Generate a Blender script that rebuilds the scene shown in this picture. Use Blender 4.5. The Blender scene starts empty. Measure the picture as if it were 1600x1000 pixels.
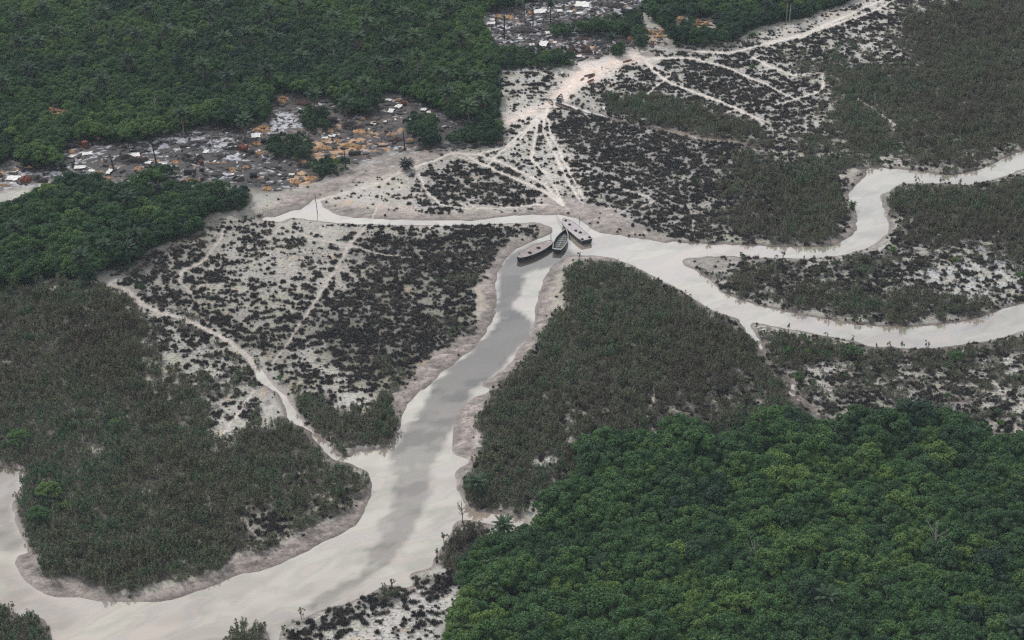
import bpy, math, random
import numpy as np
from mathutils import Vector, Matrix

R = math.radians
sc = bpy.context.scene
col = sc.collection

# ------------------------------------------------------------------ camera
CAM_H, PITCH, FPX = 300.0, 30.0, 2835.6
cd = bpy.data.cameras.new('camera')
cd.sensor_width = 36.0
cd.lens = FPX / 1600 * 36
cd.clip_start, cd.clip_end = 1.0, 9000.0
cam = bpy.data.objects.new('camera', cd)
cam.location = (0, 0, CAM_H)
cam.rotation_euler = (R(90 - PITCH), 0, 0)
col.objects.link(cam)
sc.camera = cam

# ------------------------------------------------------------------ sky and sun (bright overcast)
SUN_EL, SUN_ROT = 47.0, 322.0
w = bpy.data.worlds.new('World')
sc.world = w
w.use_nodes = True
nt = w.node_tree
nt.nodes.clear()
wo = nt.nodes.new('ShaderNodeOutputWorld')
bg = nt.nodes.new('ShaderNodeBackground')
sky = nt.nodes.new('ShaderNodeTexSky')
sky.sky_type = 'NISHITA'
sky.sun_disc = False
sky.sun_elevation = R(SUN_EL)
sky.sun_rotation = R(SUN_ROT)
sky.air_density = 1.0
sky.dust_density = 3.0
mxs = nt.nodes.new('ShaderNodeMix')
mxs.data_type = 'RGBA'
mxs.inputs[0].default_value = 0.62
mxs.inputs[7].default_value = (9.7, 9.65, 9.6, 1)      # cloud cover
nt.links.new(sky.outputs[0], mxs.inputs[6])
tcw = nt.nodes.new('ShaderNodeTexCoord')
nzw = nt.nodes.new('ShaderNodeTexNoise')
nzw.inputs['Scale'].default_value = 3.0
nzw.inputs['Detail'].default_value = 4
nt.links.new(tcw.outputs['Generated'], nzw.inputs['Vector'])
mrw = nt.nodes.new('ShaderNodeMapRange')
mrw.inputs[1].default_value, mrw.inputs[2].default_value = 0.35, 0.65
mrw.inputs[3].default_value, mrw.inputs[4].default_value = 0.45, 0.85
nt.links.new(nzw.outputs['Fac'], mrw.inputs[0])
nt.links.new(mrw.outputs[0], mxs.inputs[0])
# sky made brighter low on the far side, added to whiten the far water
gm_ = nt.nodes.new('ShaderNodeTexCoord')
sx_ = nt.nodes.new('ShaderNodeSeparateXYZ')
nt.links.new(gm_.outputs['Generated'], sx_.inputs[0])
r_y = nt.nodes.new('ShaderNodeMapRange')
r_y.inputs[1].default_value, r_y.inputs[2].default_value = 0.74, 0.96
r_y.inputs[3].default_value, r_y.inputs[4].default_value = 1.0, 2.1
nt.links.new(sx_.outputs['Y'], r_y.inputs[0])
scw = nt.nodes.new('ShaderNodeVectorMath')
scw.operation = 'SCALE'
nt.links.new(mxs.outputs[2], scw.inputs[0])
nt.links.new(r_y.outputs[0], scw.inputs['Scale'])
nt.links.new(scw.outputs[0], bg.inputs[0])
bg.inputs[1].default_value = 0.10
nt.links.new(bg.outputs[0], wo.inputs[0])

sd = bpy.data.lights.new('sun', 'SUN')
sd.energy = 2.3
sd.angle = R(10)
sd.color = (1.0, 0.97, 0.93)
sun = bpy.data.objects.new('sun', sd)
# sky sun_rotation turns clockwise from +Y seen from above
az = R(SUN_ROT)
dv = Vector((math.sin(az) * math.cos(R(SUN_EL)), math.cos(az) * math.cos(R(SUN_EL)), math.sin(R(SUN_EL))))
sun.rotation_euler = dv.to_track_quat('Z', 'Y').to_euler()
sun.location = (0, 200, 400)
col.objects.link(sun)

sc.view_settings.view_transform = 'Standard'
sc.view_settings.look = 'None'
sc.view_settings.exposure = 0.0
sc.view_settings.gamma = 1.0
sc.cycles.use_denoising = False
sc.cycles.filter_width = 1.25
sc.cycles.max_bounces = 5
sc.cycles.diffuse_bounces = 2
sc.cycles.glossy_bounces = 2
sc.cycles.transmission_bounces = 1
sc.cycles.volume_bounces = 0

HAZE = 0.00006

# ------------------------------------------------------------------ photo ray -> place on the ground
SP, CP = math.sin(R(PITCH)), math.cos(R(PITCH))

def at(px, py, z=0.0):
    """The point at height z that is seen at (px, py) of the 1600 x 1000 frame."""
    a, b = (px - 800) / FPX, (500 - py) / FPX
    d = np.array([a, CP + b * SP, -SP + b * CP])
    t = (z - CAM_H) / d[2]
    return float(d[0] * t), float(d[1] * t), z

def proj(x, y, z=0.0):
    dz = z - CAM_H
    dep = y * CP - dz * SP
    return 800 + FPX * x / dep, 500 - FPX * (y * SP + dz * CP) / dep

# ------------------------------------------------------------------ noise
def vnoise(x, y, scale, seed):
    T = np.random.RandomState(seed).rand(256, 256)
    u, v = x / scale, y / scale
    i, j = np.floor(u).astype(int), np.floor(v).astype(int)
    f, g = u - i, v - j
    f, g = f * f * (3 - 2 * f), g * g * (3 - 2 * g)
    i0, i1, j0, j1 = i & 255, (i + 1) & 255, j & 255, (j + 1) & 255
    return (T[i0, j0] * (1 - f) + T[i1, j0] * f) * (1 - g) + (T[i0, j1] * (1 - f) + T[i1, j1] * f) * g

def fbm(x, y, scale, seed, octs=4, gain=0.55):
    s, a, t = 0, 1.0, 0
    c, q = math.cos(0.6), math.sin(0.6)
    for k in range(octs):
        s = s + a * vnoise(x, y, scale, seed + k * 7)
        t += a
        a *= gain
        scale *= 0.5
        x, y = x * c - y * q + 17.3, x * q + y * c - 9.1
    return s / t

_r = np.random.RandomState(5)
_sx, _sy = _r.rand(60000) * 3000, _r.rand(60000) * 3000

def uni(f, *a):
    """Noise spread evenly over 0..1."""
    ref = np.sort(f(_sx, _sy, *a))
    def g(x, y):
        return np.searchsorted(ref, f(x, y, *a)) / len(ref)
    return g

def clump_f(x, y):
    return fbm(x / 1.7, y, 1.25, 11, 2, 0.6) + 0.30 * (fbm(x / 1.3, y, 5.5, 17, 3) - 0.5)
def vein_f(x, y):
    v = fbm(x, y, 13.0, 31, 3, 0.5)
    return np.abs(v - 0.5)
CL = uni(lambda x, y: clump_f(x, y) + 0.55 * np.minimum(vein_f(x, y), 0.06) / 0.06 * -0.22)
CL2 = uni(lambda x, y: fbm(x / 1.3, y, 2.6, 71, 3, 0.65) + 0.3 * (fbm(x, y, 16.0, 77, 2) - 0.5))
FILM = uni(lambda x, y: fbm(x / 2.2, y, 2.4, 91, 4, 0.66))
SANDN = uni(lambda x, y: fbm(x, y, 3.5, 121, 3, 0.6))
BIG = uni(lambda x, y: fbm(x, y, 30.0, 151, 3, 0.5))

# ------------------------------------------------------------------ surveyed zones (outlines laid out on the ground)
S = 2.0
X0, Y0 = -160, -120
RW, RH = int((1760 - X0) / S), int((1120 - Y0) / S)

def fill(poly):
    m = np.zeros((RH, RW), bool)
    P = np.array(poly, float)
    P[:, 0] = (P[:, 0] - X0) / S
    P[:, 1] = (P[:, 1] - Y0) / S
    Q = np.roll(P, -1, 0)
    for r in range(RH):
        y = r + 0.5
        k = (P[:, 1] <= y) != (Q[:, 1] <= y)
        if not k.any():
            continue
        a, b = P[k], Q[k]
        xs = np.sort(a[:, 0] + (y - a[:, 1]) / (b[:, 1] - a[:, 1]) * (b[:, 0] - a[:, 0]))
        for q in range(0, len(xs) - 1, 2):
            i0, i1 = max(0, int(math.ceil(xs[q] - 0.5))), min(RW, int(math.floor(xs[q + 1] - 0.5)) + 1)
            if i1 > i0:
                m[r, i0:i1] = True
    return m

def blur(a, r):
    r = int(r)
    if r < 1:
        return a
    for ax in (0, 1, 0, 1):
        p = np.pad(a, [(r + 1, r) if k == ax else (0, 0) for k in (0, 1)], mode='edge')
        c = np.cumsum(p, axis=ax)
        n = a.shape[ax]
        hi = np.take(c, range(2 * r + 1, 2 * r + 1 + n), axis=ax)
        lo = np.take(c, range(0, n), axis=ax)
        a = (hi - lo) / (2 * r + 1)
    return a

FLD = {k: np.zeros((RH, RW)) for k in ('water', 'forest', 'scrub', 'dead', 'tone', 'char', 'film', 'sand', 'mud', 'pink',
                                       'murk', 'green', 'trail', 'fsize', 'stemmy', 'clear')}
FLD['tone'][:] = 0.5
FLD['scrub'][:] = 0.0
FLD['green'][:] = 0.35
FLD['fsize'][:] = 0.8

def paint(poly, soft=3, **kw):
    m = blur(fill(poly).astype(float), soft)
    for k, v in kw.items():
        FLD[k] = FLD[k] * (1 - m) + v * m

GY, GX = np.mgrid[0:RH, 0:RW]
GX = X0 + (GX + 0.5) * S
GY = Y0 + (GY + 0.5) * S

def stroke(pts, wd, field='trail', v=1.0, soft=1.0):
    """A track along pts, wd pixels wide, narrower in depth."""
    ws = [v_ * .92 + .5 if field == 'trail' else v_ for v_ in (wd if isinstance(wd, (list, tuple)) else [wd] * len(pts))]
    for k in range(len(pts) - 1):
        (ax, ay), (bx, by) = pts[k], pts[k + 1]
        m = max(ws[k], ws[k + 1]) * 1.5 + 4
        c0, c1 = int((min(ax, bx) - m - X0) / S), int((max(ax, bx) + m - X0) / S) + 1
        r0, r1 = int((min(ay, by) - m - Y0) / S), int((max(ay, by) + m - Y0) / S) + 1
        c0, r0 = max(c0, 0), max(r0, 0)
        gx, gy = GX[r0:r1, c0:c1], GY[r0:r1, c0:c1]
        if gx.size == 0:
            continue
        dx, dy = bx - ax, (by - ay) * 1.6
        t = np.clip(((gx - ax) * dx + (gy - ay) * 1.6 * dy) / (dx * dx + dy * dy + 1e-9), 0, 1)
        d = np.hypot(gx - ax - t * dx, (gy - ay) * 1.6 - t * dy)
        wh = (ws[k] + (ws[k + 1] - ws[k]) * t) / 2
        a = np.clip((wh - d) / soft + 0.5, 0, 1) * v
        F = FLD[field]
        F[r0:r1, c0:c1] = np.maximum(F[r0:r1, c0:c1], a)

# --- water
RIVER = [(-160, 690), (-60, 715), (0, 728), (22, 731), (38, 735), (44, 746), (30, 765), (20, 785), (22, 815), (32, 835),
    (40, 850), (50, 860), (38, 866), (24, 868), (21, 878), (28, 892), (38, 907), (52, 919), (75, 930), (100, 935), (130, 935), (160, 941), (185, 941),
    (215, 942), (245, 941), (270, 937), (300, 928), (335, 916), (375, 898), (405, 893), (430, 884), (470, 866),
    (500, 850), (530, 837), (555, 820), (572, 797), (582, 772), (583, 750), (573, 738), (560, 731), (545, 724),
    (522, 720), (508, 704), (495, 690), (482, 672), (468, 664), (452, 660), (447, 640), (438, 622), (428, 610), (414, 602),
    (404, 598), (402, 583), (398, 568), (413, 580), (420, 594), (432, 607), (445, 618), (458, 635), (466, 650), (476, 662),
    (490, 671), (505, 685), (520, 702), (533, 713), (548, 718), (556, 706), (575, 706), (595, 704), (612, 694), (622, 678), (628, 655), (633, 637),
    (652, 615), (672, 601), (690, 583), (715, 563), (738, 547), (755, 527), (767, 507), (774, 488), (776, 470),
    (774, 447), (777, 425), (788, 407), (802, 391), (822, 381), (848, 371), (860, 366), (865, 358), (860, 352),
    (845, 349), (820, 347), (790, 349), (740, 352), (700, 353), (650, 352), (600, 351), (560, 350), (535, 348), (500, 345), (470, 340),
    (455, 340), (440, 346), (415, 346), (398, 345), (410, 341), (432, 339), (452, 331), (472, 326), (486, 318), (490, 310), (503, 311), (500, 318), (505, 324),
    (515, 331), (535, 338), (570, 341), (620, 344), (680, 345), (740, 344), (790, 338), (820, 336), (850, 336), (880, 337),
    (900, 342), (915, 350), (924, 360), (936, 364), (950, 366), (975, 369), (1000, 373), (1025, 378), (1045, 381),
    (1052, 379), (1057, 375), (1061, 380), (1100, 381), (1150, 382), (1200, 385), (1250, 387), (1290, 386), (1305, 382), (1320, 374),
    (1334, 363), (1341, 353), (1341, 340), (1334, 326), (1327, 314), (1326, 305), (1332, 297), (1342, 286), (1354, 275), (1352, 266), (1358, 262),
    (1375, 262), (1400, 264), (1440, 269), (1470, 272), (1505, 271), (1530, 265), (1560, 251), (1582, 242), (1605, 234), (1700, 205), (1760, 180),
    (1760, 225), (1660, 255), (1600, 263), (1580, 272), (1545, 282), (1510, 288), (1460, 286), (1420, 285), (1402, 289), (1388, 300), (1376, 303),
    (1373, 312), (1380, 327), (1388, 343), (1391, 354), (1387, 363), (1375, 375), (1350, 390), (1320, 398), (1290, 402),
    (1250, 404), (1200, 403), (1150, 401), (1100, 401), (1078, 402), (1064, 405), (1066, 412), (1085, 421), (1110, 439), (1125, 455),
    (1150, 468), (1175, 475), (1210, 483), (1240, 490), (1265, 495), (1300, 502), (1350, 508), (1400, 511), (1440, 510),
    (1490, 505), (1530, 497), (1560, 485), (1600, 473), (1690, 445), (1760, 425), (1760, 475), (1690, 492), (1600, 516), (1570, 526),
    (1530, 534), (1490, 541), (1450, 544), (1400, 543), (1360, 541), (1330, 533), (1290, 524), (1250, 517), (1210, 510),
    (1180, 505), (1160, 500), (1120, 488), (1090, 470), (1065, 454), (1040, 442), (1020, 430), (1000, 420), (980, 410),
    (955, 402), (935, 398), (915, 397), (900, 398), (882, 402), (870, 410), (858, 420), (852, 432), (847, 448), (840, 467), (836, 485),
    (834, 505), (826, 527), (810, 547), (800, 565), (785, 580), (768, 592), (752, 600), (756, 607), (772, 607), (766, 613), (742, 620),
    (728, 630), (718, 642), (712, 657), (708, 672), (703, 695), (706, 709), (722, 714), (736, 718), (730, 727), (713, 734), (711, 748),
    (714, 768), (721, 783), (730, 793), (748, 800), (772, 803), (800, 806), (822, 815), (812, 823), (790, 823), (760, 817), (735, 812), (716, 812), (707, 818), (704, 836), (690, 855), (679, 870),
    (676, 885), (657, 890), (642, 895), (637, 901), (648, 911), (641, 919), (620, 917), (604, 912), (580, 925), (560, 935),
    (540, 943), (520, 947), (495, 955), (475, 965), (452, 975), (440, 985), (434, 1000), (428, 1060), (424, 1120), (60, 1120), (95, 1050), (81, 1000), (79, 985), (70, 968),
    (52, 962), (42, 968), (28, 960), (14, 949), (0, 940), (-60, 925), (-160, 905)]
paint(RIVER, 1, water=1)
paint([(345, 1010), (352, 993), (380, 988), (396, 976), (414, 977), (423, 1000), (416, 1060), (345, 1060)], 1, water=0)
# narrow creek behind the small boats
stroke([(868, 158), (890, 166), (925, 176), (960, 187), (1000, 197), (1050, 205), (1095, 216), (1150, 222), (1185, 231), (1235, 238), (1280, 242)],
       [9, 8, 6, 6, 5, 6, 8, 6, 5, 4, 2], 'water')
stroke([(1163, 503), (1174, 520), (1184, 535), (1192, 558), (1210, 575), (1236, 594)], [13, 10, 7, 4, 4, 5], 'water')
stroke([(1236, 595), (1243, 604), (1234, 614), (1252, 628), (1268, 640), (1283, 653)], [4, 8, 7, 6, 5, 3], 'water')
stroke([(862, 753), (864, 768), (860, 782)], [6, 3, 2], 'water')
# murky grey water that carries no film
paint([(783, 418), (800, 398), (840, 380), (878, 388), (905, 398), (880, 404), (850, 418), (822, 432), (812, 455), (800, 478), (812, 492), (828, 505), (828, 525), (806, 547), (780, 580),
       (748, 602), (735, 622), (715, 650), (702, 680), (690, 715), (674, 745), (668, 775), (655, 800), (640, 830), (625, 850),
       (612, 870), (592, 890), (562, 914), (525, 932), (492, 950), (472, 952), (488, 935), (530, 915), (565, 900), (580, 882),
       (570, 862), (588, 842), (598, 815), (606, 780), (608, 745), (612, 720), (625, 690), (640, 655), (660, 620), (692, 588),
       (722, 564), (745, 545), (765, 520), (775, 490), (776, 450)], 2, murk=1)
paint([(-60, 720), (45, 725), (25, 790), (35, 850), (10, 870), (-60, 850)], 4, murk=0.75)
paint([(-60, 850), (20, 870), (60, 920), (110, 945), (150, 960), (100, 1000), (-60, 1000)], 6, murk=0.45)
paint([(430, 1100), (430, 990), (470, 962), (520, 945), (600, 908), (560, 940), (480, 985), (300, 1005), (200, 1100)], 4, murk=0.7)

# --- land zones: first the wide ones
paint([(-160, 440), (160, 440), (300, 540), (360, 640), (560, 720), (600, 800), (420, 900), (-160, 960)], 3, scrub=0.97, green=0.42, tone=0.3)
paint([(-160, 450), (60, 450), (60, 520), (120, 560), (200, 640), (170, 700), (100, 760), (-160, 740)], 8, green=0.6)
paint([(150, 455), (230, 480), (330, 560), (250, 640), (150, 600), (80, 500)], 12, green=0.12)
paint([(20, 740), (60, 715), (110, 705), (150, 720), (160, 760), (90, 800), (60, 850), (30, 840)], 4, green=0.95)
paint([(170, 655), (210, 640), (240, 660), (200, 690)], 3, green=0.9)
paint([(130, 650), (160, 690), (140, 740), (110, 740)], 4, scrub=0.6)
paint([(300, 850), (400, 770), (520, 735), (560, 760), (480, 830), (380, 880)], 6, green=0.3, scrub=0.85, dead=0.5)
paint([(375, 800), (440, 820), (440, 850), (380, 850)], 5, scrub=0.2, dead=0.9)
paint([(350, 690), (480, 640), (560, 725), (500, 740), (400, 770)], 5, green=0.5, scrub=0.97)
# marsh between creek and river (west)
B1 = [(160, 440), (200, 415), (240, 392), (318, 362), (398, 345), (455, 342), (560, 352), (700, 355), (850, 352), (862, 360), (800, 388), (775, 425),
      (773, 480), (755, 525), (700, 572), (640, 600), (630, 640), (618, 690), (550, 704), (500, 680), (460, 640), (425, 590), (400, 560), (340, 515), (290, 497), (230, 490), (200, 465)]
paint(B1, 3, scrub=0.0, dead=0.62, tone=0.16, pink=0.1)
paint([(340, 345), (560, 352), (560, 400), (520, 470), (440, 520), (330, 500), (300, 450), (330, 400)], 10, dead=0.36, tone=0.34)
paint([(405, 345), (560, 353), (700, 357), (700, 365), (560, 368), (540, 385), (430, 360)], 4, dead=0.12, tone=0.42)
paint([(180, 430), (250, 395), (320, 375), (330, 400), (290, 440), (300, 480), (250, 485), (200, 460)], 7, dead=0.74, tone=0.25)
paint([(560, 368), (660, 362), (800, 357), (830, 362), (790, 385), (765, 420), (765, 450), (640, 440), (540, 400)], 6, dead=0.86, tone=0.4)
paint([(680, 430), (770, 430), (770, 455), (720, 455)], 4, scrub=0.45)
paint([(520, 450), (760, 455), (755, 475), (600, 490), (470, 500)], 8, dead=0.58)
paint([(560, 490), (750, 480), (740, 530), (640, 590), (560, 570), (500, 520)], 7, dead=0.88)
paint([(680, 485), (755, 480), (745, 515), (690, 520)], 5, scrub=0.4)
paint([(430, 570), (480, 540), (540, 580), (560, 640), (520, 640), (450, 600)], 7, dead=0.42, tone=0.6)
paint([(545, 610), (575, 600), (590, 640), (560, 670), (530, 650)], 4, dead=0.2, tone=0.75)
paint([(450, 610), (500, 620), (520, 660), (580, 650), (600, 600), (640, 610), (630, 650), (620, 695), (550, 705), (510, 690), (470, 650)], 3, scrub=0.93, green=0.55, dead=0.5)
paint([(508, 632), (530, 630), (530, 648), (508, 650)], 2, scrub=0.1)
paint([(590, 560), (640, 560), (620, 610), (590, 620)], 5, scrub=0.5)
# marsh south of the track (B5)
paint([(215, 470), (300, 500), (380, 545), (405, 600), (400, 640), (370, 680), (335, 700), (330, 640), (300, 590), (250, 560), (220, 520)], 7, scrub=0.3, dead=0.62, tone=0.42)
paint([(250, 500), (330, 530), (380, 580), (340, 620), (290, 570)], 6, scrub=0.12, dead=0.55, tone=0.5)
paint([(335, 630), (400, 610), (385, 650), (350, 690), (335, 690)], 4, scrub=0.1, dead=0.35, tone=0.6)
# triangle above the creek
paint([(490, 310), (560, 290), (640, 255), (700, 238), (860, 240), (880, 330), (700, 345), (560, 340), (505, 325)], 4, scrub=0, dead=0.4, tone=0.55, pink=0.2)
paint([(660, 270), (760, 262), (860, 300), (850, 325), (700, 330), (640, 325)], 5, dead=0.74, tone=0.8)
paint([(500, 300), (620, 262), (640, 330), (560, 338), (505, 325)], 5, dead=0.12, tone=0.5)
# big marsh B3
paint([(780, 190), (850, 172), (900, 178), (1000, 205), (1100, 222), (1180, 238), (1300, 250), (1335, 285), (1330, 320), (1345, 360), (1290, 378), (1050, 375), (940, 355), (880, 330), (800, 250), (740, 235)],
      3, scrub=0, dead=0.72, tone=0.85, pink=0.15)
paint([(740, 235), (800, 190), (870, 180), (900, 260), (930, 330), (880, 325), (820, 270)], 8, dead=0.32, tone=0.85)
paint([(880, 180), (960, 190), (1120, 225), (1200, 250), (1200, 280), (1050, 280), (920, 240)], 6, dead=0.86)
paint([(1150, 235), (1300, 250), (1340, 290), (1325, 330), (1330, 365), (1240, 378), (1130, 375), (1140, 300)], 12, scrub=0.85, green=0.22, dead=0.85)
paint([(1230, 240), (1340, 260), (1330, 300), (1325, 340), (1310, 372), (1200, 378), (1240, 340), (1270, 300)], 5, scrub=0.97, green=0.5)
paint([(880, 335), (960, 345), (1050, 370), (1250, 378), (1250, 384), (1060, 378), (950, 363)], 2, dead=0.3, tone=0.4)
# B4: marsh beyond the narrow creek
paint([(870, 150), (905, 125), (985, 85), (1080, 75), (1180, 62), (1240, 40), (1340, 5), (1400, -60), (1500, -120), (1500, 140), (1300, 160), (1230, 240), (1100, 205), (960, 178)],
      4, scrub=0, dead=0.62, tone=0.85, pink=0.1)
paint([(880, 140), (960, 100), (1100, 78), (1120, 95), (1000, 105), (940, 135)], 5, dead=0.25)
paint([(1000, 110), (1180, 120), (1300, 170), (1260, 190), (1100, 160)], 8, dead=0.74)
paint([(925, 158), (960, 145), (1020, 150), (1100, 165), (1180, 200), (1220, 225), (1180, 232), (1060, 205), (980, 188)], 4, scrub=0.93, green=0.4, dead=0.7)
paint([(1180, 60), (1260, 38), (1400, 30), (1420, 90), (1330, 110), (1230, 100), (1180, 90)], 8, dead=0.5, tone=0.85)
paint([(1240, 70), (1300, 60), (1420, 100), (1400, 150), (1280, 150), (1230, 120)], 6, dead=0.6, scrub=0.35, green=0.5)
# B9 / S4: upper right
paint([(1420, -120), (1760, -120), (1760, 235), (1600, 232), (1530, 262), (1470, 270), (1360, 260), (1320, 240), (1240, 230), (1300, 160), (1290, 115), (1380, 110), (1430, 100), (1410, 40)],
      8, scrub=0.86, green=0.5, dead=0.6, tone=0.7)
paint([(1400, 10), (1600, 0), (1600, 60), (1500, 100), (1420, 90)], 14, green=0.08, scrub=0.82)
paint([(1480, 100), (1600, 100), (1600, 190), (1500, 200), (1450, 150)], 16, green=0.25)
paint([(1400, -30), (1480, -30), (1470, 20), (1420, 25)], 5, scrub=0.2, dead=0.45, tone=0.9)
# S5 / B6: the peninsula
paint([(1395, 290), (1430, 283), (1500, 286), (1560, 280), (1760, 220), (1760, 430), (1600, 470), (1540, 495), (1440, 508), (1300, 500), (1170, 474), (1120, 450), (1065, 408), (1180, 404), (1290, 405), (1380, 380), (1395, 350), (1380, 310)],
      3, scrub=0.4, dead=0.74, tone=0.7, green=0.35)
paint([(1395, 290), (1430, 283), (1500, 286), (1560, 280), (1760, 220), (1760, 400), (1480, 385), (1400, 350), (1380, 310)], 6, scrub=0.95, green=0.62)
paint([(1400, 340), (1480, 330), (1600, 350), (1600, 400), (1480, 400), (1400, 390)], 8, scrub=0.8, green=0.25)
paint([(1480, 400), (1560, 400), (1600, 430), (1590, 470), (1450, 470), (1400, 440)], 8, scrub=0.15, dead=0.42, film=0.5)
paint([(1230, 455), (1330, 465), (1440, 470), (1560, 478), (1520, 497), (1420, 505), (1310, 498), (1230, 483)], 4, scrub=0.85, green=0.45)
paint([(1140, 425), (1185, 425), (1200, 455), (1160, 462)], 4, scrub=0.75, green=0.3)
paint([(1065, 408), (1110, 404), (1150, 410), (1130, 440), (1100, 430)], 3, dead=0.2, scrub=0.0, mud=0.6)
# central mangrove
paint([(870, 415), (900, 408), (945, 408), (1000, 425), (1060, 455), (1120, 490), (1165, 505), (1200, 540), (1250, 600), (1280, 650), (1200, 690), (900, 760), (830, 800),
       (740, 795), (725, 770), (735, 730), (750, 700), (740, 650), (780, 610), (800, 570), (850, 510), (865, 470), (875, 440)],
      3, scrub=0.96, green=0.38, dead=0.5, tone=0.4)
paint([(875, 415), (945, 408), (1010, 430), (960, 470), (880, 470)], 6, green=0.72)
paint([(780, 560), (850, 500), (900, 560), (850, 620), (800, 620)], 6, green=0.62)
paint([(900, 600), (1060, 560), (1150, 600), (1100, 650), (960, 660)], 8, scrub=0.8, green=0.15, dead=0.75)
paint([(1100, 600), (1200, 590), (1230, 640), (1150, 660), (1100, 640)], 6, scrub=0.5, green=0.25, dead=0.62, tone=0.7)
paint([(740, 640), (850, 620), (900, 680), (880, 740), (820, 780), (740, 780), (730, 740)], 6, green=0.55)
paint([(840, 715), (870, 710), (870, 745), (845, 745)], 3, scrub=0.2, dead=0.5, tone=0.6)
paint([(820, 780), (880, 740), (890, 770), (850, 800)], 4, scrub=0.35, dead=0.8)
# B7: east marsh with bushes
paint([(1180, 510), (1260, 520), (1350, 542), (1440, 547), (1600, 520), (1760, 480), (1760, 700), (1560, 700), (1440, 670), (1300, 670), (1230, 600), (1195, 560)],
      3, scrub=0.42, green=0.55, dead=0.62, tone=0.62, pink=0.15)
paint([(1185, 512), (1330, 540), (1345, 575), (1250, 575), (1200, 560)], 4, scrub=0.88, green=0.6)
paint([(1330, 545), (1600, 522), (1600, 545), (1440, 570), (1350, 560)], 3, scrub=0.85, green=0.3)
paint([(1250, 570), (1320, 568), (1310, 595), (1290, 620), (1260, 610)], 4, scrub=0.12, dead=0.35, tone=0.7)
paint([(1520, 550), (1600, 545), (1600, 680), (1560, 680), (1520, 620)], 8, scrub=0.35, dead=0.4, tone=0.85)
paint([(1280, 630), (1500, 610), (1560, 690), (1300, 670)], 8, scrub=0.2, dead=0.65, tone=0.4)
# B8: bottom marsh
paint([(430, 1120), (436, 990), (480, 962), (560, 935), (604, 914), (648, 912), (690, 900), (722, 920), (700, 980), (690, 1120)], 2, scrub=0.0, dead=0.42, tone=0.8, pink=0.1)
paint([(430, 1120), (436, 995), (480, 964), (540, 945), (604, 916), (650, 914), (650, 930), (560, 960), (490, 985), (470, 1020)], 3, dead=0.85)
paint([(640, 895), (690, 885), (730, 880), (720, 920), (660, 915)], 3, dead=0.9)
paint([(345, 1000), (420, 970), (425, 1120), (340, 1120)], 2, scrub=0.95, green=0.5)
paint([(580, 915), (620, 905), (625, 935), (585, 940)], 2, scrub=0.7, green=0.4)
paint([(-160, 910), (20, 945), (80, 965), (90, 1120), (-160, 1120)], 2, scrub=1.0, green=0.75)
paint([(680, 880), (705, 820), (760, 820), (770, 860), (740, 890), (690, 900)], 3, scrub=0.95, green=0.15, dead=0.8)

# --- black refinery ground
paint([(-160, 270), (0, 262), (60, 240), (100, 215), (200, 215), (320, 200), (420, 150), (520, 150), (590, 145), (680, 165), (790, 180), (790, 230), (700, 240), (620, 240),
       (560, 262), (500, 285), (440, 300), (400, 300), (300, 290), (180, 285), (100, 285), (0, 300), (-160, 310)], 2,
      char=1, scrub=0, dead=0.0, film=0.12)
for p, v in (([(165, 222), (260, 215), (345, 205), (385, 235), (330, 245), (260, 247), (170, 255), (110, 262), (100, 240)], 0.5),
             ([(405, 200), (430, 180), (465, 175), (475, 200), (440, 212), (400, 216)], 0.85),
             ([(-60, 275), (20, 262), (60, 268), (110, 270), (110, 282), (40, 292), (-60, 296)], 0.45),
             ([(245, 215), (285, 215), (280, 240), (250, 242)], 0.5),
             ([(340, 215), (375, 220), (380, 240), (330, 245)], 0.7)):
    paint(p, 2, film=v)
paint([(480, 215), (560, 195), (660, 200), (660, 235), (560, 250), (490, 262)], 6, sand=0.22, film=0.05)
paint([(485, 225), (550, 222), (575, 232), (540, 250), (490, 255)], 2, sand=0.6)
paint([(440, 280), (500, 268), (500, 290), (450, 295)], 2, sand=0.6)
paint([(0, 315), (30, 318), (45, 340), (0, 335), (-60, 330)], 2, sand=0.9, char=0.5)
# upper camp
paint([(755, -60), (1010, -120), (1010, 20), (960, 45), (1040, 60), (1050, 72), (985, 80), (930, 98), (860, 110), (790, 108), (765, 60)], 2, char=1, scrub=0, dead=0, film=0.46)
paint([(800, 60), (960, 55), (1040, 60), (960, 90), (860, 100)], 3, film=0.3)
paint([(1040, 30), (1120, 25), (1110, 55), (1050, 60)], 3, char=0.7, sand=0.4, film=0.1)
paint([(985, 55), (1045, 52), (1040, 70), (990, 75)], 2, sand=0.7)
paint([(880, 76), (935, 74), (945, 92), (890, 95)], 2, sand=0.25)
paint([(70, 170), (112, 172), (105, 190), (72, 190)], 2, char=1, sand=0.8, scrub=0, film=0)
paint([(790, 108), (860, 100), (870, 125), (870, 150), (800, 165), (775, 150)], 3, dead=0.4, scrub=0, tone=0.8, char=0)

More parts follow.
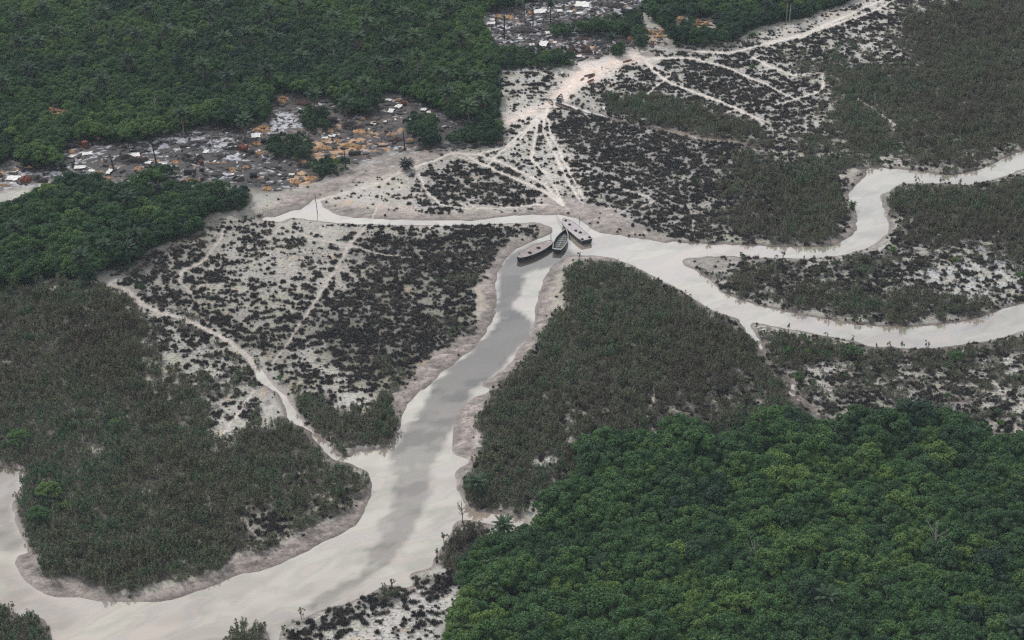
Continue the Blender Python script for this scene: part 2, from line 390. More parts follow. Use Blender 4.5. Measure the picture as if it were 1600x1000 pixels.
# --- pink and grey mud
paint([(400, 345), (420, 325), (450, 305), (500, 290), (560, 262), (620, 242), (700, 238), (760, 240), (640, 262), (560, 290), (500, 308), (480, 322), (440, 338)], 2,
      mud=0.9, pink=0.6, char=0, dead=0.05, scrub=0)
paint([(505, 318), (500, 330), (560, 341), (700, 346), (800, 340), (900, 342), (930, 364), (960, 360), (900, 330), (850, 325), (780, 334), (690, 336), (580, 332), (530, 322)], 2,
      mud=1, pink=0.7, dead=0.03, scrub=0)
paint([(850, 300), (900, 310), (960, 330), (1000, 350), (1050, 372), (1050, 382), (960, 370), (920, 352), (880, 338), (840, 335)], 3, mud=0.8, pink=0.7, dead=0.15, scrub=0)
paint([(800, 392), (840, 368), (862, 362), (866, 352), (830, 346), (790, 347), (845, 356), (850, 362), (800, 380), (775, 410), (768, 440), (755, 450), (760, 480), (740, 520), (700, 545), (660, 575), (625, 610), (620, 650), (632, 655), (660, 615),
       (700, 580), (750, 545), (776, 500), (784, 420)], 1.5, mud=1, pink=0.55, dead=0.04, scrub=0.0)
paint([(880, 400), (910, 395), (960, 400), (975, 410), (900, 407), (878, 416), (870, 440), (868, 470), (855, 505), (840, 530), (805, 575), (770, 615), (742, 645), (738, 690), (752, 712),
       (738, 735), (722, 745), (730, 790), (760, 805), (720, 800), (705, 750), (705, 720), (728, 716), (698, 700), (705, 650), (740, 612), (750, 598), (800, 562), (826, 530), (838, 480), (850, 425)],
      1.5, mud=1, pink=0.6, dead=0.05, scrub=0.0)
paint([(590, 745), (586, 770), (575, 800), (540, 840), (480, 870), (400, 900), (330, 925), (250, 945), (170, 945), (100, 940), (50, 925), (20, 890), (20, 868), (55, 862), (60, 890), (90, 905), (150, 912), (165, 930),
       (230, 930), (290, 915), (340, 900), (370, 880), (420, 862), (470, 845), (510, 820), (540, 795), (560, 765), (570, 750)], 1.5, mud=1, pink=0.45, dead=0.0, scrub=0.0)
paint([(1325, 300), (1350, 275), (1345, 262), (1320, 285), (1318, 315), (1328, 340), (1320, 362), (1290, 378), (1300, 386), (1330, 372), (1345, 355)], 1, mud=0.9, pink=0.5, scrub=0)
paint([(1372, 300), (1385, 298), (1392, 325), (1396, 350), (1388, 366), (1384, 345)], 1, mud=0.9, scrub=0)
paint([(1290, 405), (1350, 393), (1390, 370), (1390, 376), (1350, 400), (1200, 410), (1070, 408), (1064, 402)], 1, mud=0.8, scrub=0.05)
# bright sandy landing and the dry creek
paint([(985, 82), (1020, 84), (1030, 92), (990, 98), (960, 112), (930, 128), (905, 140), (885, 155), (880, 166), (860, 175), (800, 192), (760, 200), (790, 185), (850, 165), (865, 145), (890, 120), (905, 98), (950, 92)], 2,
      mud=0.0, sand=0.0, char=0, dead=0.0, scrub=0, tone=1.0, pink=0.9, clear=1)
paint([(1180, 60), (1240, 38), (1300, 15), (1380, -10), (1400, 0), (1320, 28), (1250, 52), (1200, 72)], 3, dead=0.12, tone=0.9, scrub=0, pink=0.3)

# --- woods
paint([(-160, -120), (870, -120), (858, -8), (826, 6), (800, 13), (768, 16), (753, 28), (758, 50), (772, 72), (782, 110), (782, 182), (700, 180), (668, 168), (640, 156), (600, 146), (590, 178), (540, 182),
       (505, 170), (470, 150), (430, 145), (425, 165), (428, 192), (400, 193), (360, 200), (330, 195), (300, 206), (260, 214), (220, 222), (165, 225), (110, 222),
       (100, 240), (98, 262), (60, 264), (40, 262), (20, 252), (0, 264), (-160, 275)], 1, forest=1, fsize=0.62, green=0.75)
paint([(74, 172), (110, 173), (104, 187), (74, 187)], 1, forest=0)
paint([(455, 155), (520, 155), (520, 190), (470, 190)], 1, forest=0.0)
for p in ([(462, 178), (480, 168), (515, 172), (520, 205), (475, 206)], [(412, 222), (430, 208), (470, 210), (492, 235), (485, 250), (425, 248)],
          [(628, 190), (645, 176), (675, 178), (690, 200), (680, 212), (640, 212)], [(655, 224), (668, 212), (700, 214), (722, 202), (748, 192), (768, 184), (786, 198), (782, 222), (740, 230), (700, 226), (664, 232)],
          [(480, 262), (500, 250), (545, 255), (540, 268), (490, 278)], [(765, 70), (800, 72), (860, 76), (900, 80), (895, 104), (770, 112)], [(858, 40), (880, 36), (900, 48), (890, 60), (862, 60)],
          [(895, 36), (960, 25), (1000, 10), (1010, 60), (960, 58), (905, 55)], [(955, 70), (975, 70), (980, 88), (955, 90)], [(992, 62), (1015, 62), (1012, 80), (995, 80)],
          [(220, 275), (235, 262), (260, 262), (285, 264), (280, 275), (240, 285)], [(700, 178), (785, 172), (782, 186), (704, 188)]):
    paint(p, 1, forest=1, fsize=0.4)
paint([(-160, 300), (0, 325), (28, 322), (50, 296), (95, 284), (130, 275), (160, 282), (185, 290), (215, 278), (240, 275), (265, 292), (300, 290), (330, 295),
       (370, 293), (396, 302), (400, 316), (380, 330), (335, 335), (316, 345), (320, 358), (300, 370), (260, 382), (230, 394), (215, 410), (205, 420), (165, 424), (140, 438),
       (115, 440), (75, 440), (35, 450), (-160, 458)], 1, forest=1, fsize=0.78, green=0.35)
paint([(1012, -120), (1008, 20), (1040, 50), (1046, 60), (1050, 72), (1100, 74), (1150, 66), (1180, 46), (1210, 40), (1262, 28), (1330, 5), (1390, -120)], 1, forest=1, fsize=0.6)
paint([(690, 1120), (692, 1000), (702, 955), (722, 925), (716, 885), (735, 850), (770, 832), (830, 828), (845, 805), (852, 785), (872, 768), (895, 760), (900, 720), (912, 688),
       (960, 676), (1020, 680), (1052, 655), (1095, 648), (1108, 680), (1150, 682), (1180, 668), (1200, 648), (1232, 640), (1262, 650), (1272, 668), (1300, 668), (1318, 644),
       (1350, 645), (1370, 658), (1400, 640), (1440, 634), (1480, 648), (1512, 660), (1552, 672), (1556, 700), (1575, 690), (1600, 684), (1760, 690), (1760, 1120)], 1, forest=1, fsize=1.0, green=0.6)

paint([(1052, 26), (1076, 24), (1078, 38), (1058, 44)], 0.5, forest=0)
paint([(1082, 30), (1114, 28), (1116, 49), (1084, 51)], 0.5, forest=0)
# --- tracks
T = stroke
T([(130, 425), (160, 440), (195, 452), (225, 478), (250, 490), (290, 500), (330, 520), (365, 540), (390, 562), (403, 585)], [4, 6, 9, 10, 9, 8, 8, 10, 10, 8])
T([(40, 452), (62, 444), (110, 432), (150, 440)], [2, 2, 3, 3])
T([(352, 355), (342, 380), (318, 408), (285, 425), (278, 440), (300, 458), (302, 470), (292, 488)], [3, 4, 5, 8, 5, 3, 3, 2])
T([(575, 352), (545, 385), (520, 430), (495, 470), (470, 505), (445, 545), (425, 570)], [4, 6, 5, 5, 4, 3, 3])
T([(440, 350), (480, 372), (545, 385), (600, 400), (660, 405)], [2, 3, 4, 3, 2])
T([(675, 352), (660, 375)], [4, 2])
T([(500, 312), (560, 296), (600, 285), (625, 270), (650, 262), (690, 248), (705, 240), (750, 243), (800, 262), (850, 290), (880, 320)], [6, 5, 5, 6, 5, 3, 3, 4, 5, 5, 4])
T([(648, 262), (670, 305), (690, 322), (740, 328), (800, 325), (850, 320)], [3, 4, 3, 2, 3, 3])
T([(600, 285), (593, 318), (580, 342)], [2, 2, 2])
T([(860, 165), (840, 190), (835, 220), (830, 250), (855, 275), (880, 318)], [3, 4, 3, 4, 3, 2])
T([(848, 175), (850, 210), (870, 250), (890, 290), (910, 320)], [6, 4, 4, 4, 3])
T([(852, 175), (862, 215), (885, 260), (912, 312)], [4, 3, 3, 3])
T([(845, 178), (820, 205), (790, 230), (745, 243)], [5, 4, 4, 3])
T([(850, 178), (810, 222), (780, 240), (760, 262), (700, 240)], [4, 3, 3, 2, 2])
T([(720, 240), (790, 275), (850, 300), (880, 322)], [3, 5, 5, 4])
T([(1005, 92), (1020, 112), (1045, 130), (1085, 145), (1125, 160), (1160, 175), (1200, 200)], [5, 5, 4, 4, 5, 3, 2])
T([(1008, 92), (1080, 92), (1130, 105), (1200, 135), (1260, 165)], [4, 3, 3, 3, 2])
T([(1010, 100), (1050, 118), (1009, 150), (1002, 165)], [2, 2, 3, 2])
T([(1200, 70), (1260, 55), (1310, 38), (1360, 20), (1400, 0)], [5, 4, 3, 3, 3])
T([(1050, 78), (1140, 85), (1210, 66), (1250, 55)], [4, 4, 4, 4])
T([(1175, 90), (1200, 105), (1240, 120), (1285, 115), (1285, 135), (1280, 145), (1230, 160), (1210, 165)], [3, 3, 3, 3, 4, 3, 3, 2])
T([(1125, 182), (1150, 174), (1205, 195)], [2, 3, 2])
T([(1270, 145), (1330, 150), (1370, 175), (1398, 195), (1396, 205)], [1.5, 1.5, 2, 3, 2])
T([(1000, 325), (1025, 315), (985, 300), (950, 290)], [3, 2, 2, 2])
T([(400, 610), (380, 635), (355, 670), (335, 700)], [3, 4, 4, 2])
T([(365, 805), (380, 812), (392, 830), (410, 845)], [1.5, 3, 3, 2])
T([(1035, 600), (1022, 605), (1022, 625), (1008, 660)], [1.5, 2, 3, 1.5])
T([(930, 540), (935, 555)], [2, 2])
T([(1250, 58), (1380, 0)], [10, 6], 'trail', 0.6, 3)

for k in ('water', 'forest', 'murk'):
    FLD[k] = blur(FLD[k], 1)

def samp(k, px, py):
    u = np.clip((px - X0) / S - 0.5, 0, RW - 1.001)
    v = np.clip((py - Y0) / S - 0.5, 0, RH - 1.001)
    i, j = u.astype(int), v.astype(int)
    f, g = u - i, v - j
    F = FLD[k]
    return (F[j, i] * (1 - f) + F[j, i + 1] * f) * (1 - g) + (F[j + 1, i] * (1 - f) + F[j + 1, i + 1] * f) * g

def fieldat(k, x, y, z=0.4, warp=1.0):
    px, py = proj(x, y, z)
    if warp:
        px = px + (fbm(x, y, 6.0, 201, 3) - 0.5) * 22 * warp
        py = py + (fbm(x, y, 6.0, 221, 3) - 0.5) * 13 * warp
        if warp >= 1:
            px = px + (fbm(x, y, 15.0, 231, 3) - 0.5) * 60
            py = py + (fbm(x, y, 15.0, 241, 3) - 0.5) * 34
    return samp(k, px, py)

# ------------------------------------------------------------------ terrain sheet
STEP = 0.6
xs = np.arange(-330, 330.01, STEP)
ys = np.arange(310, 960.01, STEP)
NX, NY = len(xs), len(ys)
GXw, GYw = np.meshgrid(xs, ys)
_px, _py = proj(GXw, GYw, 0.0)
_px = _px + (fbm(GXw, GYw, 2.6, 205, 3) - .5) * 6 + (fbm(GXw, GYw, 8, 206, 2) - .5) * 5
_py = _py + (fbm(GXw, GYw, 2.6, 225, 3) - .5) * 3.5 + (fbm(GXw, GYw, 8, 226, 2) - .5) * 3
wraw = samp('water', _px, _py)
wm = wraw > 0.5

def dist_to(mask, K):
    """Distance in metres to the nearest True cell, capped at K cells."""
    big = K + 1.0
    d = np.where(mask, 0.0, big)
    for s_ in range(1, K + 1):
        for sh in (s_, -s_):
            r_ = np.full_like(mask, False)
            if sh > 0:
                r_[:, sh:] = mask[:, :-sh]
            else:
                r_[:, :sh] = mask[:, -sh:]
            d = np.where(r_, np.minimum(d, s_), d)
    d2 = d * d
    out = d2.copy()
    for s_ in range(1, K + 1):
        out[s_:] = np.minimum(out[s_:], d2[:-s_] + s_ * s_)
        out[:-s_] = np.minimum(out[:-s_], d2[s_:] + s_ * s_)
    return np.minimum(np.sqrt(out), big) * STEP

SD = dist_to(wm, 14) - dist_to(~wm, 8)
SD = blur(SD, 1)

def grid_samp(A, x, y):
    u = np.clip((x - xs[0]) / STEP, 0, NX - 1.001)
    v = np.clip((y - ys[0]) / STEP, 0, NY - 1.001)
    i, j = u.astype(int), v.astype(int)
    f, g = u - i, v - j
    return (A[j, i] * (1 - f) + A[j, i + 1] * f) * (1 - g) + (A[j + 1, i] * (1 - f) + A[j + 1, i + 1] * f) * g

def ss(a, b, x):
    t = np.clip((x - a) / (b - a), 0, 1)
    return t * t * (3 - 2 * t)

f_ = lambda k, wp=1.0: fieldat(k, GXw, GYw, 0.4, wp)
mud, char, dead, scrub, forest = f_('mud', .95), f_('char', .6), f_('dead'), f_('scrub'), f_('forest', .5)
tone, pink, film, sand, trail, clear = f_('tone'), f_('pink'), f_('film', .6), f_('sand', .6), f_('trail', .22), f_('clear', .4)
cl, cl2, fl, sn, bgn = CL(GXw, GYw), CL2(GXw, GYw), FILM(GXw, GYw), SANDN(GXw, GYw), BIG(GXw, GYw)
det = fbm(GXw, GYw, 1.6, 301, 3, 0.7)
ridge = fbm(GXw * 0.6 + GYw * 0.5, GYw * 1.6 - GXw * 0.5, 2.4, 331, 3, 0.6)

bank = np.where(SD > 0, 0.55 * (1 - np.exp(-SD / 2.2)) + 0.25 * ss(1.5, 6, SD), np.maximum(SD * 0.35, -1.6))
bumpy = ss(0.2, 2.0, SD)
Z = bank + bumpy * ((fbm(GXw, GYw, 9.0, 351, 3) - 0.5) * 0.35 + (det - 0.5) * 0.22 * (1 - clear))
Z += bumpy * mud * (ridge - 0.5) * 0.55
Z += bumpy * ss(0.0, 0.15, dead - cl) * 0.15 * (1 - mud)
Z += bumpy * char * (fl - 0.5) * 0.5
Z -= trail * 0.12 * bumpy
Z = np.where(SD > 0.3, np.maximum(Z, 0.06), Z)

def mixc(a, b, t):
    return a * (1 - t[..., None]) + b * t[..., None]
C3 = lambda *v: np.array(v)[None, None, :]
paleA, paleB = C3(0.19, 0.18, 0.15), C3(0.52, 0.505, 0.485)
c = mixc(np.broadcast_to(paleA, GXw.shape + (3,)), paleB, np.clip(tone + (bgn - 0.5) * 0.3, 0, 1))
c = mixc(c, C3(0.42, 0.31, 0.27), np.clip(pink * 0.5 * (0.4 + bgn), 0, 1) * (1 - clear))
c = mixc(c, C3(0.68, 0.57, 0.50), clear * 0.9)
# thin pale algae green and ochre stains
c = mixc(c, C3(0.30, 0.31, 0.20), 0.35 * ss(0.62, 0.8, cl2) * (1 - clear))
c = mixc(c, C3(0.45, 0.30, 0.16), 0.4 * ss(0.93, 1.0, sn) * (1 - clear))
c = c * (0.72 + 0.56 * det[..., None])
c = c * (1 - .42 * ss(.40, .95, dead))[..., None]
dsoil = C3(0.050, 0.045, 0.041)
c = mixc(c, dsoil * (0.7 + 0.6 * det[..., None]), 0.72 * ss(-0.03, 0.14, dead * 0.84 - cl + (det - .5) * .3) * (1 - mud) * (1 - char))
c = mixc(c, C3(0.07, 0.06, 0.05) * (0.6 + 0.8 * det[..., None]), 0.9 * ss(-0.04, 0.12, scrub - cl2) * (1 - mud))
# mud
mudc = mixc(np.broadcast_to(C3(0.15, 0.13, 0.12), c.shape), C3(0.32, 0.27, 0.25), pink)
mudc = mudc * (0.1 + 1.8 * ridge[..., None]) * (0.5 + 1.0 * det[..., None])
c = mixc(c, mudc, np.clip(mud, 0, 1) * 0.95)
nb = (1 - ss(0.6, 2.6, SD)) * (1 - clear) * (1 - 0.4 * mud)
c = mixc(c, C3(0.13, 0.10, 0.088) * (0.7 + 0.6 * det[..., None]), nb * 0.85)
# tarred camp ground; film in its hollows, sky reflection painted in as whitish grey
chc = mixc(np.broadcast_to(C3(0.024, 0.021, 0.023), c.shape), C3(0.070, 0.056, 0.056), ss(0.4, 0.9, bgn * 0.6 + det * 0.6))
film_sheen = ss(-0.03, 0.03, film - fl)
chc = mixc(chc, C3(0.44, 0.45, 0.50), film_sheen * ss(0.36, 0.52, det + (sn - .5) * .15) * 0.95)
sandm = ss(-0.05, 0.08, sand - sn)
chc = mixc(chc, C3(0.40, 0.25, 0.14) * (0.4 + 1.2 * det[..., None]), sandm * 0.95)
c = mixc(c, chc, np.clip(char, 0, 1))

# film pools in the marsh
pool = ss(-0.03, 0.04, film - cl2) * (1 - char) * (1 - mud)
c = mixc(c, C3(0.45, 0.46, 0.48), pool * 0.85)
tr = ss(.2, .6, trail) * (1 - ss(0.3, 0.8, forest) * 0.9)
c = mixc(c, (C3(0.28, 0.24, 0.21) * (1 - tone[..., None]) + C3(0.64, 0.59, 0.54) * tone[..., None]) * (0.7 + 0.6 * det[..., None]), np.clip(tr, 0, 1) * 0.92)
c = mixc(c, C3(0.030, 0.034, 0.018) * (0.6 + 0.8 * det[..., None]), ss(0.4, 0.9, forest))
edge = ss(250, 262, np.abs(GXw)) * 0 + ss(880, 930, GYw)
c = np.clip(c, 0.004, 0.85)
gloss = np.clip(0.72 - 0.5 * film_sheen * char - 0.45 * pool - 0.25 * nb - 0.12 * (1 - forest) * tone, 0.12, 0.9)

# the sheet runs on past the surveyed square to far beyond it
ext = np.array([8, 25, 70, 180, 420, 900, 1700.])
xa = np.concatenate([xs[0] - ext[::-1], xs, xs[-1] + ext])
ya = np.concatenate([ys[0] - np.array([8, 25, 70, 180, 300.])[::-1], ys, ys[-1] + ext])
px_, py_ = (len(ext), len(ext)), (5, len(ext))
def padd(A):
    return np.pad(A, (py_, px_) + (((0, 0),) if A.ndim == 3 else ()), mode='edge')
Zf, Cf, Gf = padd(Z), padd(c), padd(gloss)
outer = np.ones(Zf.shape, bool)
outer[5:5 + NY, 7:7 + NX] = False
Zf = np.where(outer, 0.8, Zf)
Cf[outer] = (0.035, 0.045, 0.022)
nx, ny = len(xa), len(ya)
XX, YY = np.meshgrid(xa, ya)

def grid_mesh(name, XX, YY, ZZ):
    ny, nx = XX.shape
    me = bpy.data.meshes.new(name)
    co = np.stack([XX, YY, ZZ], -1).reshape(-1).astype(np.float32)
    me.vertices.add(nx * ny)
    me.vertices.foreach_set('co', co)
    idx = np.arange(nx * ny).reshape(ny, nx)
    q = np.stack([idx[:-1, :-1], idx[:-1, 1:], idx[1:, 1:], idx[1:, :-1]], -1).reshape(-1, 4)
    me.loops.add(q.size)
    me.loops.foreach_set('vertex_index', q.reshape(-1).astype(np.int32))
    me.polygons.add(len(q))
    me.polygons.foreach_set('loop_start', (np.arange(len(q)) * 4).astype(np.int32))
    me.polygons.foreach_set('use_smooth', np.ones(len(q), bool))
    me.update()
    return me

def vattr(me, name, arr, typ='FLOAT'):
    a = me.attributes.new(name, typ, 'POINT')
    if typ == 'FLOAT_COLOR':
        rgba = np.concatenate([arr.reshape(-1, 3), np.ones((arr.size // 3, 1))], 1)
        a.data.foreach_set('color', rgba.reshape(-1).astype(np.float32))
    elif typ == 'FLOAT_VECTOR':
        a.data.foreach_set('vector', arr.reshape(-1).astype(np.float32))
    else:
        a.data.foreach_set('value', arr.reshape(-1).astype(np.float32 if typ == 'FLOAT' else np.int32))

# ------------------------------------------------------------------ materials
def new_mat(name):
    m = bpy.data.materials.new(name)
    m.use_nodes = True
    n = m.node_tree.nodes
    return m, n, m.node_tree.links, n['Principled BSDF']

def mat(name, colr, rough=0.8, var=0.25, scale=1.2, metal=0.0, colr2=None, spec=0.3):
    m, n, l, b = new_mat(name)
    tc = n.new('ShaderNodeTexCoord')
    no = n.new('ShaderNodeTexNoise')
    no.inputs['Scale'].default_value = scale
    no.inputs['Detail'].default_value = 5
    l.new(tc.outputs['Object'], no.inputs['Vector'])
    rp = n.new('ShaderNodeValToRGB')
    c2 = colr2 or [v * (1 + var) for v in colr]
    c1 = colr if colr2 else [v * (1 - var) for v in colr]
    rp.color_ramp.elements[0].position, rp.color_ramp.elements[1].position = 0.35, 0.65
    rp.color_ramp.elements[0].color = (*c1, 1)
    rp.color_ramp.elements[1].color = (*c2, 1)
    l.new(no.outputs['Fac'], rp.inputs[0])
    l.new(rp.outputs[0], b.inputs['Base Color'])
    b.inputs['Roughness'].default_value = rough
    b.inputs['Metallic'].default_value = metal
    b.inputs['Specular IOR Level'].default_value = spec
    return m

def ground_mat():
    m, n, l, b = new_mat('soil')
    a = n.new('ShaderNodeAttribute'); a.attribute_name = 'soil'
    g = n.new('ShaderNodeAttribute'); g.attribute_name = 'gloss'
    tc = n.new('ShaderNodeTexCoord')
    no = n.new('ShaderNodeTexNoise')
    no.inputs['Scale'].default_value = 1.7
    no.inputs['Detail'].default_value = 6
    no.inputs['Roughness'].default_value = 0.7
    l.new(tc.outputs['Object'], no.inputs['Vector'])
    mr = n.new('ShaderNodeMapRange')
    mr.inputs[1].default_value, mr.inputs[2].default_value = 0.3, 0.7
    mr.inputs[3].default_value, mr.inputs[4].default_value = 0.62, 1.35
    l.new(no.outputs['Fac'], mr.inputs[0])
    mx = n.new('ShaderNodeVectorMath'); mx.operation = 'SCALE'
    spk = n.new('ShaderNodeAttribute'); spk.attribute_name = 'speck'
    mp = n.new('ShaderNodeMapping'); mp.inputs['Scale'].default_value = (0.75, 1.25, 1); mp.inputs['Rotation'].default_value = (0, 0, 0.25)
    n2 = n.new('ShaderNodeTexNoise'); n2.inputs['Scale'].default_value = 1.15; n2.inputs['Detail'].default_value = 4; n2.inputs['Roughness'].default_value = .65
    l.new(tc.outputs['Object'], mp.inputs[0]); l.new(mp.outputs[0], n2.inputs['Vector'])
    r2 = n.new('ShaderNodeMapRange'); r2.inputs[1].default_value, r2.inputs[2].default_value = 0.38, 0.47
    r2.inputs[3].default_value, r2.inputs[4].default_value = 0.86, 0.0
    l.new(n2.outputs['Fac'], r2.inputs[0])
    mm = n.new('ShaderNodeMath'); mm.operation = 'MULTIPLY'
    l.new(r2.outputs[0], mm.inputs[0]); l.new(spk.outputs['Fac'], mm.inputs[1])
    om = n.new('ShaderNodeMath'); om.operation = 'SUBTRACT'; om.inputs[0].default_value = 1.0
    l.new(mm.outputs[0], om.inputs[1])
    m3 = n.new('ShaderNodeMath'); m3.operation = 'MULTIPLY'
    l.new(om.outputs[0], m3.inputs[0]); l.new(mr.outputs[0], m3.inputs[1])
    l.new(a.outputs['Color'], mx.inputs[0]); l.new(m3.outputs[0], mx.inputs['Scale'])
    l.new(mx.outputs[0], b.inputs['Base Color'])
    l.new(g.outputs['Fac'], b.inputs['Roughness'])
    b.inputs['Specular IOR Level'].default_value = 0.4
    bp = n.new('ShaderNodeBump')
    bp.inputs['Strength'].default_value = 0.5
    bp.inputs['Distance'].default_value = 0.15
    l.new(no.outputs['Fac'], bp.inputs['Height'])
    l.new(bp.outputs[0], b.inputs['Normal'])
    return m

gm = grid_mesh('ground', XX, YY, Zf)
vattr(gm, 'soil', Cf, 'FLOAT_COLOR')
vattr(gm, 'gloss', Gf)
vattr(gm, 'speck', padd(np.clip(ss(.05, .35, dead) * (1 - mud) * .9 + mud * .55 + char * .6, 0, 1) * (1 - ss(.2, .6, trail)) * (1 - clear)))
gm.materials.append(ground_mat())
ground = bpy.data.objects.new('ground', gm)
col.objects.link(ground)
ground['kind'] = 'structure'
ground['label'] = 'pale oil stained marsh mud, tarred camp ground and forest floor'

def ground_z(x, y):
    return float(grid_samp(Z, np.array([x]), np.array([y]))[0])

# --- water sheet
wx, wy = np.arange(-335, 336, 1.5), np.arange(305, 966, 1.5)
WX, WY = np.meshgrid(wx, wy)
mk = fieldat('murk', WX, WY, 0.0, 0.0)
st = fbm(WX + WY * 0.6, (WY - WX * 0.6) * 3, 26, 401, 4, 0.55)
fr = fbm(WX, WY, 7, 421, 4, 0.6)
mkw = fieldat('murk', WX + (fr - .5) * 7, WY + (fbm(WX, WY, 7, 431, 4, .6) - .5) * 5, 0.0, 0.0)
spots = ss(0.70, 0.76, fbm(WX, WY, 9, 441, 4, 0.6))
far_ = ss(430, 760, WY)
wfilm = 1 - ss(0.12, 0.72, mkw + (fr - .5) * .35) * (1 - 0.35 * spots) * (0.62 + 0.38 * ss(425, 500, WY)) * 0.92
wfilm = np.clip(wfilm - 0.22 * ss(.52, .66, fbm(WX * 1.2 + WY * .4, WY * 2.2 - WX * .7, 14, 461, 4)), 0, 1)
wm_ = grid_mesh('river', WX, WY, np.zeros_like(WX))
vattr(wm_, 'film', wfilm)
vattr(wm_, 'streak', st)

def water_mat():
    m, n, l, b = new_mat('filmed_water')
    a = n.new('ShaderNodeAttribute'); a.attribute_name = 'film'
    s_ = n.new('ShaderNodeAttribute'); s_.attribute_name = 'streak'
    r1 = n.new('ShaderNodeValToRGB')
    e = r1.color_ramp.elements
    e[0].position, e[0].color = 0.30, (0.29, 0.262, 0.205, 1)
    e[1].position, e[1].color = 0.72, (0.33, 0.275, 0.225, 1)
    for p, cc in ((0.42, (0.34, 0.31, 0.25, 1)), (0.5, (0.24, 0.24, 0.175, 1)), (0.55, (0.33, 0.265, 0.215, 1)), (0.6, (0.26, 0.24, 0.215, 1))):
        k = e.new(p); k.color = cc
    l.new(s_.outputs['Fac'], r1.inputs[0])
    r2 = n.new('ShaderNodeValToRGB')
    r2.color_ramp.elements[0].position, r2.color_ramp.elements[0].color = 0.3, (0.045, 0.042, 0.036, 1)
    r2.color_ramp.elements[1].position, r2.color_ramp.elements[1].color = 0.7, (0.075, 0.068, 0.06, 1)
    l.new(s_.outputs['Fac'], r2.inputs[0])
    mx = n.new('ShaderNodeMix'); mx.data_type = 'RGBA'
    l.new(a.outputs['Fac'], mx.inputs[0]); l.new(r2.outputs[0], mx.inputs[6]); l.new(r1.outputs[0], mx.inputs[7])
    l.new(mx.outputs[2], b.inputs['Base Color'])
    im = n.new('ShaderNodeMapRange'); im.inputs[3].default_value, im.inputs[4].default_value = 1.9, 3.1
    l.new(a.outputs['Fac'], im.inputs[0]); l.new(im.outputs[0], b.inputs['IOR'])
    b.inputs['Roughness'].default_value = 0.05
    b.inputs['IOR'].default_value = 3.0
    tc = n.new('ShaderNodeTexCoord')
    mp = n.new('ShaderNodeMapping'); mp.inputs['Scale'].default_value = (0.5, 1.2, 1)
    no = n.new('ShaderNodeTexNoise'); no.inputs['Scale'].default_value = 1.1; no.inputs['Detail'].default_value = 3
    l.new(tc.outputs['Object'], mp.inputs[0]); l.new(mp.outputs[0], no.inputs['Vector'])
    bp = n.new('ShaderNodeBump'); bp.inputs['Strength'].default_value = 0.12; bp.inputs['Distance'].default_value = 0.1
    l.new(no.outputs['Fac'], bp.inputs['Height']); l.new(bp.outputs[0], b.inputs['Normal'])
    return m
wm_.materials.append(water_mat())
river = bpy.data.objects.new('river_water', wm_)
col.objects.link(river)
river['kind'] = 'structure'
river['label'] = 'milky cream river and side creeks with grey open patches'

# ------------------------------------------------------------------ small mesh kit
class MB:
    def __init__(s):
        s.v, s.f, s.m = [], [], []
        s.mi = 0
    def add(s, V, F):
        o = len(s.v)
        s.v.extend([tuple(p) for p in V])
        s.f.extend([tuple(i + o for i in f) for f in F])
        s.m.extend([s.mi] * len(F))
    def box(s, cx, cy, cz, sx, sy, sz, rz=0.0, rx=0.0):
        M = Matrix.Translation((cx, cy, cz)) @ Matrix.Rotation(rz, 4, 'Z') @ Matrix.Rotation(rx, 4, 'X')
        V = [M @ Vector((a * sx / 2, b * sy / 2, c * sz / 2)) for a in (-1, 1) for b in (-1, 1) for c in (-1, 1)]
        s.add(V, [(0, 1, 3, 2), (4, 6, 7, 5), (0, 4, 5, 1), (2, 3, 7, 6), (0, 2, 6, 4), (1, 5, 7, 3)])
    def tube(s, pts, rad, n=6):
        pts = [Vector(p) for p in pts]
        V, F = [], []
        for i, p in enumerate(pts):
            d = (pts[min(i + 1, len(pts) - 1)] - pts[max(i - 1, 0)]).normalized()
            a = d.cross(Vector((0, 0, 1)) if abs(d.z) < 0.9 else Vector((1, 0, 0))).normalized()
            b = d.cross(a)
            for k in range(n):
                t = 2 * math.pi * k / n
                V.append(p + (a * math.cos(t) + b * math.sin(t)) * rad[i])
        for i in range(len(pts) - 1):
            for k in range(n):
                F.append((i * n + k, i * n + (k + 1) % n, (i + 1) * n + (k + 1) % n, (i + 1) * n + k))
        F.append(tuple(range(n - 1, -1, -1)))
        F.append(tuple(range((len(pts) - 1) * n, len(pts) * n)))
        s.add(V, F)
    def mesh(s, name, mats, smooth=False):
        me = bpy.data.meshes.new(name)
        me.from_pydata(s.v, [], s.f)
        for m in mats:
            me.materials.append(m)
        me.polygons.foreach_set('material_index', s.m)
        if smooth:
            me.polygons.foreach_set('use_smooth', [True] * len(s.f))
        me.update()
        return me

def tag(o, label=None, cat=None, group=None, kind=None):
    if label: o['label'] = label
    if cat: o['category'] = cat
    if group: o['group'] = group
    if kind: o['kind'] = kind
    return o

def link(name, me, parent=None, loc=None, rz=0.0, sc_=None):
    o = bpy.data.objects.new(name, me)
    if loc is not None: o.location = loc
    o.rotation_euler = (0, 0, rz)
    if sc_ is not None: o.scale = sc_ if hasattr(sc_, '__len__') else (sc_,) * 3
    if parent is not None: o.parent = parent
    col.objects.link(o)
    return o

def copy_tree(o, parent=None):
    c_ = o.copy()
    col.objects.link(c_)
    if parent is not None: c_.parent = parent
    for ch in list(o.children):
        copy_tree(ch, c_)
    return c_

